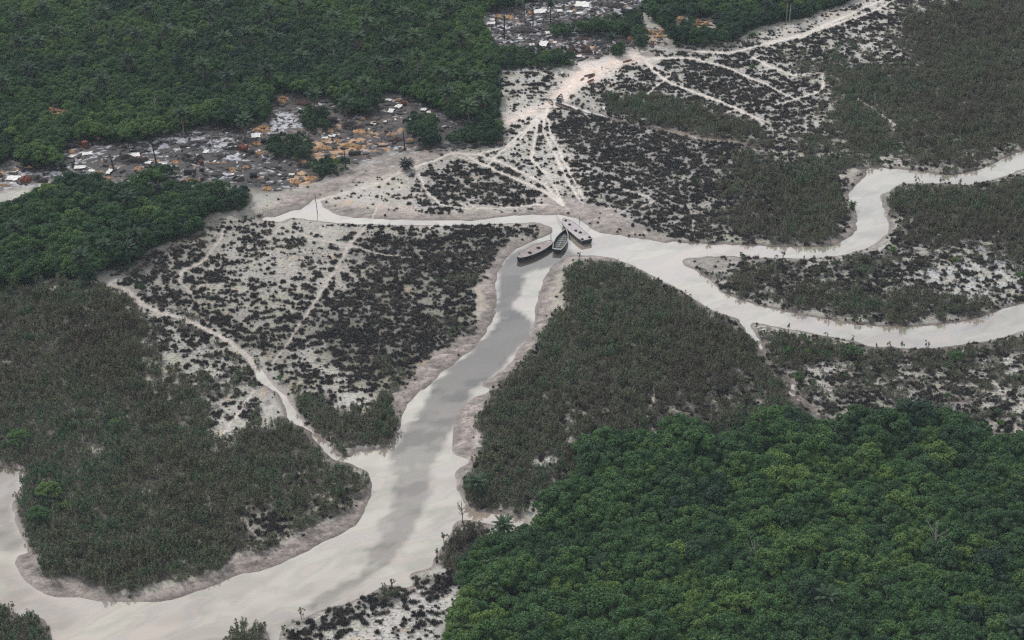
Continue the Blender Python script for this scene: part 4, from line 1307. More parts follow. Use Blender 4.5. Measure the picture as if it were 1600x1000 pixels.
def hull_profile(kind, t):
    """Half width at t from stern (0) to bow (1)."""
    if kind == 'barge':
        return (0.86 + 0.14 * min(1, t / .18)) * (1 - max(0, (t - .62) / .38) ** 2.8 * .90)
    if kind == 'lens':
        return max(.06, math.sin(math.pi * min(1, max(0, t * 0.94 + .03))) ** 0.5)
    if kind == 'open':
        return (0.62 + 0.38 * math.sin(math.pi / 2 * min(1, t / .42))) * (1 - max(0, (t - .42) / .58) ** 2.0 * .96)
    return max(.05, math.sin(math.pi * (t * .96 + .02)) ** 0.75)

def ring(kind, L, W, z, inset=0.0, flare=1.0, sheer=0.0, N=22):
    P = []
    for i in range(N + 1):
        t = i / N
        P.append((-L / 2 + inset + t * (L - 2 * inset), max(.02, hull_profile(kind, t) * W / 2 * flare - inset), z + sheer * (2 * t - 1) ** 2))
    return P + [(x, -y, z_) for (x, y, z_) in reversed(P)]

def band(mb, A, B):
    n = len(A)
    mb.add(list(A) + list(B), [(i, (i + 1) % n, n + (i + 1) % n, n + i) for i in range(n)])

def cap(mb, A, flip=False):
    n = len(A)
    m = n // 2
    F = [(i, i + 1, n - 2 - i, n - 1 - i) for i in range(m - 1)]
    mb.add(A, F if flip else [tuple(reversed(f)) for f in F])

def heading(p, q):
    return math.atan2(q[1] - p[1], q[0] - p[0])

def decked_barge(stern, bow, W, kind, deckm, hatches, label, z0=1.6):
    a, b = at(*stern, z0), at(*bow, z0)
    L = math.hypot(b[0] - a[0], b[1] - a[1])
    root = bpy.data.objects.new('barge', None)
    col.objects.link(root)
    root.location = ((a[0] + b[0]) / 2, (a[1] + b[1]) / 2, 0)
    root.rotation_euler = (0, 0, heading(a, b))
    tag(root, label, 'barge', 'barges moored at the river fork')
    h = MB()
    r0, r1, r2 = ring(kind, L, W, -.5, .25, .92), ring(kind, L, W, z0 - .05, 0, 1, .18), ring(kind, L, W, z0 + .06, 0, 1, .18)
    band(h, r0, r1); band(h, r1, r2)
    r3, r4 = ring(kind, L, W, z0 + .06, .12, 1, .18), ring(kind, L, W, z0 - .01, .12, 1, .18)
    band(h, r2, r3); band(h, r3, r4); cap(h, r0, True)
    link('hull', h.mesh('hull', [M_hull]), root)
    d = MB()
    cap(d, ring(kind, L, W, z0, .12, 1, .18))
    link('deck', d.mesh('deck', [deckm]), root)
    rm = MB()
    band(rm, ring(kind, L, W, z0 + .03, -.04, 1, .18), ring(kind, L, W, z0 + .09, -.04, 1, .18))
    band(rm, ring(kind, L, W, z0 + .09, -.04, 1, .18), ring(kind, L, W, z0 + .09, .09, 1, .18))
    link('gunwale', rm.mesh('gunwale', [M_rim]), root)
    for (u, v, s_) in hatches:
        hb = MB()
        x, y = (u - .5) * L, v * W / 2
        zz = z0 + .18 * (2 * u - 1) ** 2
        for (ox, oy, sx_, sy_) in ((0, s_ / 2, s_ + .1, .1), (0, -s_ / 2, s_ + .1, .1), (s_ / 2, 0, .1, s_ - .1), (-s_ / 2, 0, .1, s_ - .1)):
            hb.box(x + ox, y + oy, zz + .17, sx_, sy_, .3)
        hb.box(x, y, zz + .10, s_ - .1, s_ - .1, .06)
        link('hatch', hb.mesh('hatch', [M_hatch]), root)
    return root, L

rb, LB = decked_barge((917.5, 375.3), (880, 342.2), 4.9, 'barge', M_deck, [(.90, 0.0, .7), (.72, .05, .75), (.44, .12, .8), (.33, -.18, .9), (.06, -.62, .7), (.05, .62, .75)],
                      'flat decked grey barge with a square stern, rightmost of the three moored barges')
p_ = MB()
for (u0, u1, v) in ((.42, .22, -.55), (.30, .10, -.82)):
    p_.tube([((u0 - .5) * LB, v * 2.4, 1.45), ((u1 - .5) * LB, (v - .05) * 2.4, 1.75)], [.06, .06], 6)
p_.tube([(.05, 1.0, 1.45), (.9, 1.4, 2.1)], [.05, .04], 5)
link('pole', p_.mesh('pole', [M_rim]), rb)
ra, LA = decked_barge((862.5, 376.8), (809.8, 402.4), 4.9, 'lens', M_deck2, [(.42, .1, 1.0), (.70, .25, 1.0)],
                      'long brown decked barge with pointed ends against the muddy point, leftmost of the three')
p_ = MB()
p_.tube([(LA * .40, -1.3, 1.4), (LA * .40, -1.3, 2.7)], [.1, .09], 6)
link('post', p_.mesh('post', [M_hatch]), ra)
p_ = MB(); p_.box(-LA * .42, -.25, 1.75, .6, .35, .3, .3); link('lamp_box', p_.mesh('lamp_box', [M_sheet]), ra)
p_ = MB(); p_.box(LA * .1, -1.9, 1.45, 4.5, .14, .1, -.08); link('plank_rail', p_.mesh('plank_rail', [M_rim]), ra)

def open_boat(name, stern, bow, W, label, zt=1.35, frames=7, hullm=None, floorm=None, rimm=None, kind='open', cat='boat', group=None, depth=None, z_base=None):
    a, b = at(*stern, zt), at(*bow, zt)
    L = math.hypot(b[0] - a[0], b[1] - a[1])
    root = bpy.data.objects.new(name, None)
    col.objects.link(root)
    zb = 0 if z_base is None else z_base
    root.location = ((a[0] + b[0]) / 2, (a[1] + b[1]) / 2, zb)
    root.rotation_euler = (0, 0, heading(a, b))
    tag(root, label, cat, group)
    dp = depth or zt * .8
    wl = min(.16, W * .06)
    h = MB()
    sh = .22 * min(1, L / 12)
    r0, r1 = ring(kind, L, W, -.3 * min(1, zt), .3 * min(1, L / 12), .80), ring(kind, L, W, zt, 0, 1, sh)
    i1, i0 = ring(kind, L, W, zt - .02, wl, 1, sh), ring(kind, L, W, zt - dp, wl + .1, .86)
    band(h, r0, r1); cap(h, r0, True); band(h, i1, i0)
    link('hull', h.mesh('hull', [hullm or M_hull]), root)
    f = MB(); cap(f, ring(kind, L, W, zt - dp + .01, wl + .1, .86)); link('floor', f.mesh('floor', [floorm or M_floor]), root)
    g = MB()
    o0, o1, o2 = ring(kind, L, W, zt, -.05, 1, sh), ring(kind, L, W, zt + .08, -.05, 1, sh), ring(kind, L, W, zt + .08, wl, 1, sh)
    band(g, o0, o1); band(g, o1, o2); band(g, o2, ring(kind, L, W, zt - .02, wl, 1, sh))
    link('gunwale', g.mesh('gunwale', [rimm or M_rim]), root)
    for k in range(frames):
        t = .07 + .66 * k / max(1, frames - 1)
        hw = hull_profile(kind, t) * W / 2 - wl - .12
        fb = MB()
        fb.box((t - .5) * L, 0, zt - dp + .25, .12, hw * 1.72, .45)
        link('frame', fb.mesh('frame', [rimm or M_rim]), root)
    return root, L

rc, LC = open_boat('cargo_boat', (870, 390.6), (884.2, 358.2), 4.7,
                   'open hulled cargo boat with framed grey floor, between the two decked barges', 1.45, 8, cat='boat', group='barges moored at the river fork', depth=1.25)
p_ = MB(); p_.box(.5, .05, .75, LC * .62, .12, .3); link('keelson', p_.mesh('keelson', [M_rim]), rc)
p_ = MB(); p_.box(-LC * .44, 0, 1.25, 1.1, 2.7, .1); link('stern_bench', p_.mesh('stern_bench', [M_floor]), rc)

def rope(p, zp, q, zq, lb):
    A, B = at(*p, zp), at(*q, zq)
    mb = MB()
    pts = [(A[0] + (B[0] - A[0]) * t - A[0], A[1] + (B[1] - A[1]) * t - A[1], (zq - zp) * t - 1.2 * t * (1 - t)) for t in np.linspace(0, 1, 9)]
    mb.tube(pts, [.06] * 9, 5)
    tag(link('mooring_rope', mb.mesh('mooring_rope', [M_blk]), None, A), lb, 'rope', 'mooring ropes of the barges')
rope((884, 357.5), 1.6, (869, 336), .7, 'mooring rope from the open cargo boat to the upper shore')
rope((862, 376), 1.7, (860, 362), .6, 'mooring rope from the brown barge to the muddy point')
rope((918, 351), 1.7, (926, 343), .7, 'mooring rope from the grey barge to the upper shore')

# small craft at the landing
lz = lambda px, py: ground_at(px, py)[2]
open_boat('wooden_boat', (858.6, 155.5), (863, 164), 1.9, 'small dark wooden boat left of the landing, bow towards the creek mouth', .7, 3, M_hatch, M_hull, M_deck2, depth=.5)
open_boat('wooden_boat', (872.2, 159.5), (876.8, 147), 2.3, 'blue grey open boat nosed up the bright sandy channel', .75, 4, M_steel, mat('blue_floor', (.10, .14, .22), .5), M_hull, depth=.5)
open_boat('cargo_boat', (868, 161), (899, 172.5), 2.6, 'long dark cargo boat lying across the creek mouth at the landing', .85, 9, M_rustd, mat('greenish_floor', (.08, .085, .07), .6), M_deck2, depth=.55, kind='lens')
for (p, q, wd, m_, lb) in (((973, 99.3), (987, 95.2), 1.0, M_canoe, 'orange red canoe beached alone high on the bright sand'),
                           ((912.5, 121), (929, 117.2), .95, M_canoe2, 'upper of two brown canoes lying side by side on the sand'),
                           ((918.5, 123.6), (929.5, 118.8), .9, M_canoe2, 'lower of two brown canoes lying side by side on the sand'),
                           ((917.5, 130.6), (928, 125.6), 1.1, M_canoe, 'reddish canoe below the pair of brown canoes'),
                           ((907, 127.5), (912.5, 123.5), .7, mat('ochre_wood', (.38, .2, .1), .8), 'small ochre canoe half buried beside the sandy channel'),
                           ((928, 133.5), (937, 131.0), .7, M_deck2, 'weathered grey canoe on the marsh side of the sand')):
    gx = ground_at((p[0] + q[0]) / 2, (p[1] + q[1]) / 2)
    open_boat('canoe', p, q, wd, lb, .45, 2, m_, M_rustd, m_, kind='canoe', cat='canoe', group='canoes on the sandy landing', depth=.32, z_base=max(0, gx[2] - .1))

# people
def person(px, py, label, shirt, rz, arm=0.35):
    x, y, z = ground_at(px, py)
    z = max(z, 0.0)
    J = [(0, 0, .95), (0, 0, 1.12), (0, 0, 1.30), (0, .0, 1.45), (0, .02, 1.54), (0, .03, 1.64), (0, .03, 1.73),
         (.10, 0, .90), (.12, .03, .50), (.12, -.01, .08), (.12, .14, .04),
         (-.10, 0, .90), (-.12, -.03, .50), (-.12, -.08, .08), (-.12, .07, .04),
         (.19, 0, 1.40), (.27, .03, 1.14), (.27, .03 + arm * .5, .93), (.27, .05 + arm * .6, .85),
         (-.19, 0, 1.40), (-.26, .02, 1.13), (-.25, .10, .90), (-.25, .12, .82)]
    E = [(0, 1), (1, 2), (2, 3), (3, 4), (4, 5), (5, 6), (0, 7), (7, 8), (8, 9), (9, 10), (0, 11), (11, 12), (12, 13), (13, 14),
         (3, 15), (15, 16), (16, 17), (17, 18), (3, 19), (19, 20), (20, 21), (21, 22)]
    rad = [.14, .13, .15, .13, .055, .095, .08, .095, .065, .045, .04, .095, .065, .045, .04, .065, .048, .036, .03, .065, .048, .036, .03]
    me = bpy.data.meshes.new('person')
    me.from_pydata(J, E, [])
    me.materials.append(M_skin)
    o = link('person', me, None, (x, y, z), rz)
    sk = o.modifiers.new('skin', 'SKIN')
    if not me.skin_vertices:
        pass
    else:
        for i, r_ in enumerate(rad):
            me.skin_vertices[0].data[i].radius = (r_, r_ * .8)
        me.skin_vertices[0].data[0].use_root = True
    ss_ = o.modifiers.new('sub', 'SUBSURF'); ss_.levels = ss_.render_levels = 1
    tag(o, label, 'person', 'people at the boat landing')
    c_ = MB()
    for (z0, z1, w0, w1) in ((.93, 1.22, .19, .17), (1.22, 1.46, .17, .21)):
        A = [(w0 * math.cos(t) * 1.0, w0 * .72 * math.sin(t), z0) for t in np.linspace(0, 6.283, 13)[:-1]]
        B = [(w1 * math.cos(t) * 1.0, w1 * .72 * math.sin(t), z1) for t in np.linspace(0, 6.283, 13)[:-1]]
        band(c_, A, B)
    link('shirt', c_.mesh('shirt', [shirt], True), o)
person(862.6, 169, 'person in dark clothes standing in the shallows below the small dark boat', M_shirt, 2.6)
person(881, 159, 'person in a pinkish shirt standing on the mud beside the blue grey boat', M_shirt2, 1.0)
person(940.5, 110.5, 'lone dark clad person standing in the middle of the bright sand', M_shirt, 0.3)

# mast in the creek, post at the bend
def pole(px, py0, py1, r, label, name='burnt_trunk', cat='burnt trunk', group='burnt bare trunks in the camps', m_=None, px1=None):
    x, y, z = ground_at(px, py0)
    # height from the pixel rise
    a, b = (px - 800) / FPX, (500 - py1) / FPX
    H_ = CAM_H + y * (-SP + b * CP) / (CP + b * SP) - z
    lean = ((px1 if px1 is not None else px) - px) * mpp(px, py0)
    mb = MB()
    mb.tube([(0, 0, -.4), (lean * .5 + .05, 0, H_ * .5), (lean, 0, H_)], [r, r * .8, r * .5], 7)
    for k in range(3):
        a_ = random.uniform(0, 6.28)
        mb.tube([(lean * (.6 + .1 * k), 0, H_ * (.6 + .12 * k)), (lean * (.6 + .1 * k) + .5 * math.cos(a_), .5 * math.sin(a_), H_ * (.66 + .12 * k))], [r * .35, r * .15], 4)
    o = link(name, mb.mesh(name, [m_ or M_blk]), None, (x, y, z))
    return tag(o, label, cat, group)
random.seed(3)
pole(496.5, 332, 304, .15, 'tall thin dark mast standing in the pale creek beside the muddy spit', 'mast', 'mast', None, M_steel, 493.5)
pole(905.5, 345, 337, .1, 'short dark mooring stake at the muddy shore behind the grey barge', 'stake', 'stake', None, M_blk)
for (a, b, c_, r_, q_, lb) in ((178, 267, 240, .30, 174, 'burnt bare trunk with a stub branch, left of the tallest one'), (247.5, 271, 221, .34, 242, 'tallest black bare trunk among the white film pools'),
                       (202.5, 236, 188, .17, 198, 'very thin black trunk against the wood edge'), (592, 177, 156, .28, 591, 'black trunk at the back wood edge near the white sheets'),
                       (632.5, 236, 205, .30, 631, 'burnt trunk in front of the sandy patch and round bushes'), (540, 263, 231, .25, 539, 'dark bare trunk rising before the big orange sand spread'),
                       (483.5, 222, 203, .2, 483, 'thin dark trunk behind the rounded bush of the camp'), (775, 42, 20, .3, 775, 'leftmost dark trunk of the far camp'),
                       (788, 62, 22, .35, 788, 'thick dark trunk beside the far camp sand'), (833, 42, 12, .25, 832, 'trunk in the far camp left of the white sheet'),
                       (860, 36, 12, .3, 860, 'trunk in the far camp right of the white sheet'), (881, 16, -4, .25, 881, 'trunk cut by the top edge above the far camp'),
                       (887, 88, 79, .3, 887, 'dark stump beside the pale pool of the far camp'), (831, 72, 62, .22, 831, 'short black post among white scraps'),
                       (819, 24, 5, .26, 819, 'trunk at the back of the far camp before the palms'), (950, 88, 70, .15, 950, 'thin stick left of the dark palm by the landing')):
    pole(a, b, c_, r_, lb, px1=q_)

def log(p, q, r, lb):
    A, B = ground_at(*p), ground_at(*q)
    mb = MB()
    n = 6
    pts = []
    for i in range(n + 1):
        t = i / n
        x, y = A[0] * (1 - t) + B[0] * t, A[1] * (1 - t) + B[1] * t + math.sin(t * 5) * .5
        pts.append((x, y, ground_z(x, y) + r * .8))
    mb.tube([(a - pts[0][0], b - pts[0][1], c_ - pts[0][2]) for a, b, c_ in pts], [r * (1 - .5 * i / n) for i in range(n + 1)], 6)
    o = link('fallen_log', mb.mesh('fallen_log', [M_blk]), None, pts[0])
    tag(o, lb, 'log', 'fallen logs in the camp')
log((412, 262), (450, 276), .22, 'crooked black fallen log beside the dark shrub in the camp')
log((450, 276), (478, 275), .18, 'thin fallen log leading to the orange sand bank')
log((326, 264), (358, 277), .2, 'straight fallen log pointing to the black pit')
log((700, 262), (735, 277), .14, 'thin dark log lying across the pale clumpy flat')

def sheet(px, py, wpx, hpx, lb, rz=0.2, m_=None, tilt=0.1, grp='plastic sheets in the camps'):
    x, y, z = ground_at(px, py)
    rs = np.random.RandomState(int(px * 7 + py))
    W_, D_ = wpx * mpp(px, py) * .95, hpx * dpp(px, py) * .8
    mb = MB()
    n, m2 = 7, 6
    V = []
    for lay in (0, 1):
        for j in range(m2):
            for i in range(n):
                u, v = i / (n - 1) - .5, j / (m2 - 1) - .5
                e_ = 1 + rs.uniform(-.16, .16) if lay == 0 else 1
                if lay == 0:
                    V.append([u * W_ * e_ + v * .3 * W_ * .5, v * D_ * e_, .42 + tilt * D_ * (v + .5) + rs.uniform(-.1, .14)])
                else:
                    a0 = V[j * n + i]
                    V.append([a0[0], a0[1], a0[2] - .05])
    F = []
    for lay in (0, 1):
        o_ = lay * n * m2
        for j in range(m2 - 1):
            for i in range(n - 1):
                q = (o_ + j * n + i, o_ + j * n + i + 1, o_ + (j + 1) * n + i + 1, o_ + (j + 1) * n + i)
                F.append(q if lay == 0 else tuple(reversed(q)))
    mb.add(V, F)
    o = link('plastic_sheet', mb.mesh('plastic_sheet', [m_ or M_sheet]), None, (x, y, z), rz)
    tag(o, lb, 'sheet', grp)
SH = [(21, 281, 20, 8, 'large white sheet beside the rusty red heap'), (137, 242, 17, 5, 'white sheet with a raised peak by the black pit'), (112, 247, 11, 4, 'small bent white sheet below orange sand'),
      (125, 264, 18, 5, 'wide white sheet above the near bushes'), (143, 269, 10, 3.5, 'narrow white sheet over a dark hollow'), (171, 271, 8, 8, 'four cornered white sheet stretched near the bushes'),
      (212, 246, 14, 6, 'white sheet left of the small rusty tank'), (232, 256, 11, 5, 'pale sheet propped over a dark frame'), (257, 258, 9, 3, 'thin pale sheet right of the propped sheet'),
      (250, 256, 5, 2, 'tiny pale sheet near the tallest trunk'), (193, 252, 9, 3, 'small white sheet on the dark mound'), (362, 232, 18, 6, 'pale sheet in the round black pit'), (322, 240, 8, 5, 'square pale sheet at the pit edge'),
      (400, 214, 15, 7, 'bent white sheet beside the blue black drum'), (405, 237, 5, 2, 'small white sheet behind the sand'), (606, 158, 12, 3, 'white sheet over the hollow at the wood edge'),
      (623, 169, 10, 5, 'upper white sheet of the pair in the grey clearing'), (611, 176, 9, 5.5, 'lower white sheet of the pair in the grey clearing'), (662, 174, 10, 4, 'white sheet half under the wood edge'),
      (670, 177, 7, 3, 'torn white sheet at the end of the clearing'), (641, 189, 7, 5, 'white triangular sheet by the round bush'), (583, 196, 10, 3, 'white strip in a dark trench'),
      (602, 193, 5, 2.5, 'tiny white sheet left of the bushes'), (618, 190, 3, 3, 'upright pale scrap on the grey ground'), (519, 214, 11, 4.5, 'white sheet beside the orange heap'), (508, 218, 10, 3, 'low white sheet left of its twin'),
      (910, 9, 24, 8, 'large white sheet roof in the far camp'), (844, 20, 21, 6, 'large white sheet between two trunks'), (849, 71, 13, 8, 'white tarpaulin over a black hollow'), (874, 19, 9, 4, 'pale sheet right of the trunk pair'),
      (770, 33, 8, 3, 'white sheet by the far camp sand'), (767, 38, 14, 4, 'long white sheet at the wood edge of the far camp'), (856, 53, 8, 4, 'white scrap sheet near the long dark hut'), (866, 68, 8, 3, 'white sheet left of the green bushes'),
      (812, 62, 10, 2.5, 'flat white sheet by the landing path'), (892, 87, 7, 6, 'square white sheet at the landing edge'), (905, 90, 9, 3, 'white sheet in a reddish frame'), (909, 77, 18, 3.5, 'long white sheet in the brown pit'),
      (890, 20, 9, 3, 'small white sheet beneath the big roof sheet'), (905, 22, 12, 3, 'grey white sheet under the dark canopy'), (877, 116, 7, 2.5, 'white sheet scrap on the clumpy marsh'), (870, 82, 4, 2.5, 'small white scrap near the landing bush'),
      (831, 72, 9, 3, 'white scraps around the short black post'), (943, 171, 4, 5, 'lone white sheet caught in the scrub'), (418, 221, 4, 2, 'tiny scrap by the drum'), (456, 275, 10, 3, 'pale sheet beside the fallen log'),
      (437, 276, 6, 2, 'pale scrap under the fallen log'), (363, 274, 7, 3, 'pale scrap by the round pit')]
rr = random.Random(8)
for (a, b, c_, d_, lb) in SH:
    sheet(a, b, c_, d_, lb, rr.uniform(-.4, .4))

def heap(px, py, wpx, hpx, lb, m_=None, name='sand_heap', cat='sand heap', hgt=None, ringp=False, grp='orange sand heaps in the camps'):
    x, y, z = ground_at(px, py)
    rs = np.random.RandomState(int(px * 3 + py * 11))
    A, B = wpx * mpp(px, py) / 2, max(hpx * dpp(px, py) / 2 * .8, .6)
    h = hgt or min(A, B) * .5 + .25
    nr, na_ = 8, 30
    ph = rs.rand(6) * 6.28
    V, F = [(0, 0, h * (.25 if ringp else 1))], []
    for i in range(1, nr + 1):
        r = i / nr
        for k in range(na_):
            t = 2 * math.pi * k / na_
            wob = 1 + .16 * math.sin(2 * t + ph[0]) + .12 * math.sin(3 * t + ph[1]) + .08 * math.sin(5 * t + ph[2]) + .05 * math.sin(9 * t + ph[3])
            zz = h * (1 - r ** 2) ** .8 if r < 1 else -.3
            if ringp:
                zz = h * (math.exp(-((r - .68) / .17) ** 2) * (1 + .4 * math.sin(2 * t + ph[4])) - .12) if r < 1 else -.3
            zz += h * .22 * rs.uniform(-1, 1) * (r < 1)
            V.append((A * r * wob * math.cos(t), B * r * wob * math.sin(t), zz))
    F += [(0, 1 + k, 1 + (k + 1) % na_) for k in range(na_)]
    for i in range(nr - 1):
        for k in range(na_):
            F.append((1 + i * na_ + k, 1 + (i + 1) * na_ + k, 1 + (i + 1) * na_ + (k + 1) % na_, 1 + i * na_ + (k + 1) % na_))
    mb = MB(); mb.add(V, F)
    if ringp:
        root = bpy.data.objects.new(name, None); col.objects.link(root)
        root.location = (x, y, z)
        link('berm', mb.mesh('berm', [m_ or M_sand], True), root)
        ob = MB()
        C_ = [(A * .74 * math.cos(2 * math.pi * k / 24), B * .74 * math.sin(2 * math.pi * k / 24), h * .34) for k in range(24)]
        ob.add(C_, [tuple(range(24))])
        link('oil', ob.mesh('oil', [M_oil]), root)
        tag(root, lb, cat, grp)
        return root
    o = link(name, mb.mesh(name, [m_ or M_sand], True), None, (x, y, z))
    return tag(o, lb, cat, grp)
for (a, b, c_, d_, lb) in [(111, 239, 9, 8, 'orange sand heap above the bent white sheet'), (104, 228, 8, 5, 'small pinkish sand heap left of the black pit'), (153, 217, 10, 4, 'pale sand heap at the wood edge'),
        (156, 272, 15, 6, 'orange sand heap by the near bushes'), (3, 274, 9, 8, 'orange sand heap on the left photo edge'), (26, 266, 9, 3, 'ochre sand ridge near the wood'), (46, 262, 7, 4, 'little orange heap below the round green tree'),
        (74, 294, 10, 4, 'orange heap among the near bushes'), (6, 291, 11, 4, 'sand heap in the lower left of the camp'), (275, 255, 14, 6, 'round orange sand heap right of the tallest trunk'), (216, 265, 14, 8, 'orange sand heap below the propped sheet'),
        (168, 280, 15, 4, 'flat reddish sand heap behind the bushes'), (402, 226, 14, 7, 'orange heap in front of the bent white sheet'), (404, 241, 12, 5, 'orange heap right of the rusty tank'), (384, 263, 11, 5, 'bright sand heap in the tarred flat'),
        (363, 265, 15, 5, 'rough yellow sand heap in the tarred flat'), (332, 257, 9, 3, 'small reddish heap on bare tar'), (350, 257, 9, 3, 'low reddish heap beside its smaller twin'), (406, 281, 12, 4, 'sand heap below the dark drum'),
        (475, 254, 8, 5, 'orange heap above the oval black pit'), (485, 281, 24, 9, 'big orange sand bank at the marsh edge'), (462, 286, 18, 8, 'lower orange sand bank at the marsh edge'), (418, 297, 14, 8, 'orange heap half covered by bushes'),
        (517, 207, 12, 5, 'yellow sand heap behind the white sheets'), (562, 208, 25, 7, 'long yellow sand heap beside the dark green pit'), (611, 212, 14, 5, 'sand heap right of the small brown hole'), (622, 157, 10, 4, 'sand heap at the grey clearing'),
        (566, 187, 12, 3, 'thin sandy ridge by the wood edge'), (527, 222, 12, 7, 'tall yellow sand heap behind the big spread'), (505, 233, 26, 7, 'left end of the big orange sand spread'), (545, 229, 26, 6, 'right end of the big orange sand spread'),
        (641, 221, 11, 6, 'orange heap beside the bushes'), (520, 248, 18, 5, 'reddish sand heap below the big spread'), (724, 181, 6, 5, 'small orange heap near the end bushes'), (778, 27, 16, 5, 'pinkish sand heap behind the trunks'),
        (797, 29, 13, 8, 'yellow sand heap in the far camp'), (827, 21, 9, 4, 'small orange heap left of the white sheet'), (1010, 49, 14, 4, 'orange heap behind the blue black tarpaulin'), (1064, 31, 14, 8, 'orange heap high in the far trees'),
        (1033, 59, 20, 4, 'sandy lip below the blue black pit'), (985, 61, 12, 5, 'sand heap between the dark huts and the pit'), (24, 330, 14, 9, 'orange sand bank at the left edge below the camp')]:
    heap(a, b, c_, d_, lb)
for (a, b, c_, d_, lb, m_) in [(410, 204, 34, 9, 'orange sand ring around a dark slot by the white pool', M_sand), (300, 285, 32, 8, 'broken orange ring round an oily pit', M_sand), (92, 179, 38, 12, 'isolated sand ringed pit inside the wood', M_sand),
        (372, 281, 22, 7, 'round black pit with a grey rim', M_tar), (472, 261, 20, 7, 'oval black pit by the marsh edge', M_tar), (120, 229, 40, 11, 'wide black pit below the upright rusty tank', M_tar), (362, 233, 34, 9, 'oval pit holding a pale sheet', M_tar),
        (547, 201, 28, 11, 'dark green oily pit with tarred rim', M_tar), (561, 231, 16, 5, 'small brown pit in the big sand spread', M_sand), (607, 208, 14, 5, 'brown hole in reddish ground', M_rustd), (582, 196, 22, 5, 'dark trench with a white strip', M_tar),
        (300, 250, 34, 13, 'big black pit left of the rusty plate', M_tar), (442, 158, 24, 8, 'orange arch shaped berm at the wood edge', M_sand), (905, 81, 36, 12, 'brown ringed pit holding a long white sheet', M_rustd), (1096, 39, 24, 10, 'dark pit with orange edges in the far trees', M_sand),
        (205, 252, 56, 12, 'long black oil pit beneath the white sheets', M_tar), (64, 283, 30, 10, 'black pit right of the rusty red heap', M_tar), (490, 236, 18, 5, 'dark slot in the orange spread', M_sand)]:
    heap(a, b, c_, d_, lb, m_, 'oil_pit', 'oil pit', None, True, 'bermed oil pits in the camps')
rp = heap(1025, 53, 28, 9, 'diamond shaped pit lined with a blue black tarpaulin', M_sand, 'oil_pit', 'oil pit', None, True, 'bermed oil pits in the camps')
for ch in rp.children:
    if ch.name.startswith('oil'):
        ch.data.materials[0] = M_blue
for (a, b, c_, d_, h_, lb) in [(817, 50, 34, 9, 1.6, 'long black tarred mound in the far camp'), (944, 66, 12, 7, 1.2, 'small black mound left of the palm'), (972, 67, 22, 8, 1.4, 'black mound right of the dark palm'),
        (960, 10, 30, 7, 1.3, 'brown black mound near the top of the far camp'), (770, 81, 22, 8, 1.4, 'dark brown mound at the wood edge of the far camp'), (473, 163, 30, 9, 1.6, 'dark brown mound behind the camp bushes'),
        (619, 220, 25, 6, 1.0, 'long dark brown mound beside the orange heap'), (430, 212, 26, 4, .8, 'low black ridge under the white pool'), (910, 62, 20, 4, .7, 'low dark ridge behind the landing bushes')]:
    heap(a, b, c_, d_, lb, M_tar if 'black' in lb else M_rustd, 'tar_mound', 'tar mound', h_, False, 'dark tarred mounds in the camps')
heap(41, 283, 22, 9, 'rusty red heap beside the large white sheet', M_rust, 'scrap_heap', 'scrap heap', 1.7, False, None)

def tank(px, py, wpx, r, lb, m_, endm, rz, up=False, grp='steel tanks in the camps', name='storage_tank', cat='tank'):
    x, y, z = ground_at(px, py)
    L = wpx * mpp(px, py)
    root = bpy.data.objects.new(name, None); col.objects.link(root)
    root.location = (x, y, z + (0 if up else r * .8)); root.rotation_euler = (0, 0, rz)
    N = 18
    def cyl(mb, r_, a, b_, caps):
        V = []
        for q in (a, b_):
            for k in range(N):
                t = 2 * math.pi * k / N
                V.append((r_ * math.cos(t), r_ * math.sin(t), q) if up else (q, r_ * math.cos(t), r_ * math.sin(t)))
        mb.add(V, [(k, (k + 1) % N, N + (k + 1) % N, N + k) for k in range(N)] + ([tuple(range(N))[::-1], tuple(range(N, 2 * N))] if caps else []))
    b = MB(); cyl(b, r, (-.2 if up else -L / 2), (L if up else L / 2), True)
    link('shell', b.mesh('shell', [m_]), root)
    hb = MB()
    for q in ((.3, .7) if up else (-.25, .25)):
        cyl(hb, r * 1.03, q * L - .06, q * L + .06, True)
    link('hoop', hb.mesh('hoop', [endm]), root)
    eb = MB()
    if up: cyl(eb, r * .82, L, L + .12, True)
    else: cyl(eb, r * .9, L / 2, L / 2 + .15, True)
    link('end_plate', eb.mesh('end_plate', [endm]), root)
    tag(root, lb, cat, grp)
tank(133, 230, 8, 1.2, 'upright rusty tank above the wide black pit', M_rust, M_rust, 0, True)
tank(219, 252, 7, 1.0, 'small rusty tank among the white sheets', M_rust, M_rustd, .6)
tank(381, 236, 12, 1.25, 'rusty tank lying beside the pit with a pale sheet', M_rust, M_rustd, 2.9)
tank(392, 241, 10, 1.0, 'dark tank lying right of the rusty one', M_steel, M_rustd, .3)
tank(315, 257, 6, .9, 'upright rusty tank at the end of the big black pit', M_rust, M_rustd, 0, True)
tank(297, 272, 17, .95, 'long black tank lying on the tar', M_steel, M_hatch, .05)
tank(412, 223, 8, 1.1, 'blue black drum by the bent white sheet', M_steel, M_steel, .2)
tank(396, 277, 11, 1.1, 'dark drum with a greenish top near the round pit', M_steel, M_hatch, .15)
tank(519, 191, 15, 1.3, 'black tank with a red rusty end at the wood edge', M_steel, M_rust, .1)
tank(554, 243, 18, 1.1, 'black tank lying below the big sand spread', M_hatch, M_steel, .15)
tank(631, 165, 6, 1.0, 'rusty tank on the sand of the grey clearing', M_rust, M_rust, .8)
tank(315, 268, 5, .7, 'small black drum below the upright rusty tank', M_steel, M_hatch, .8)

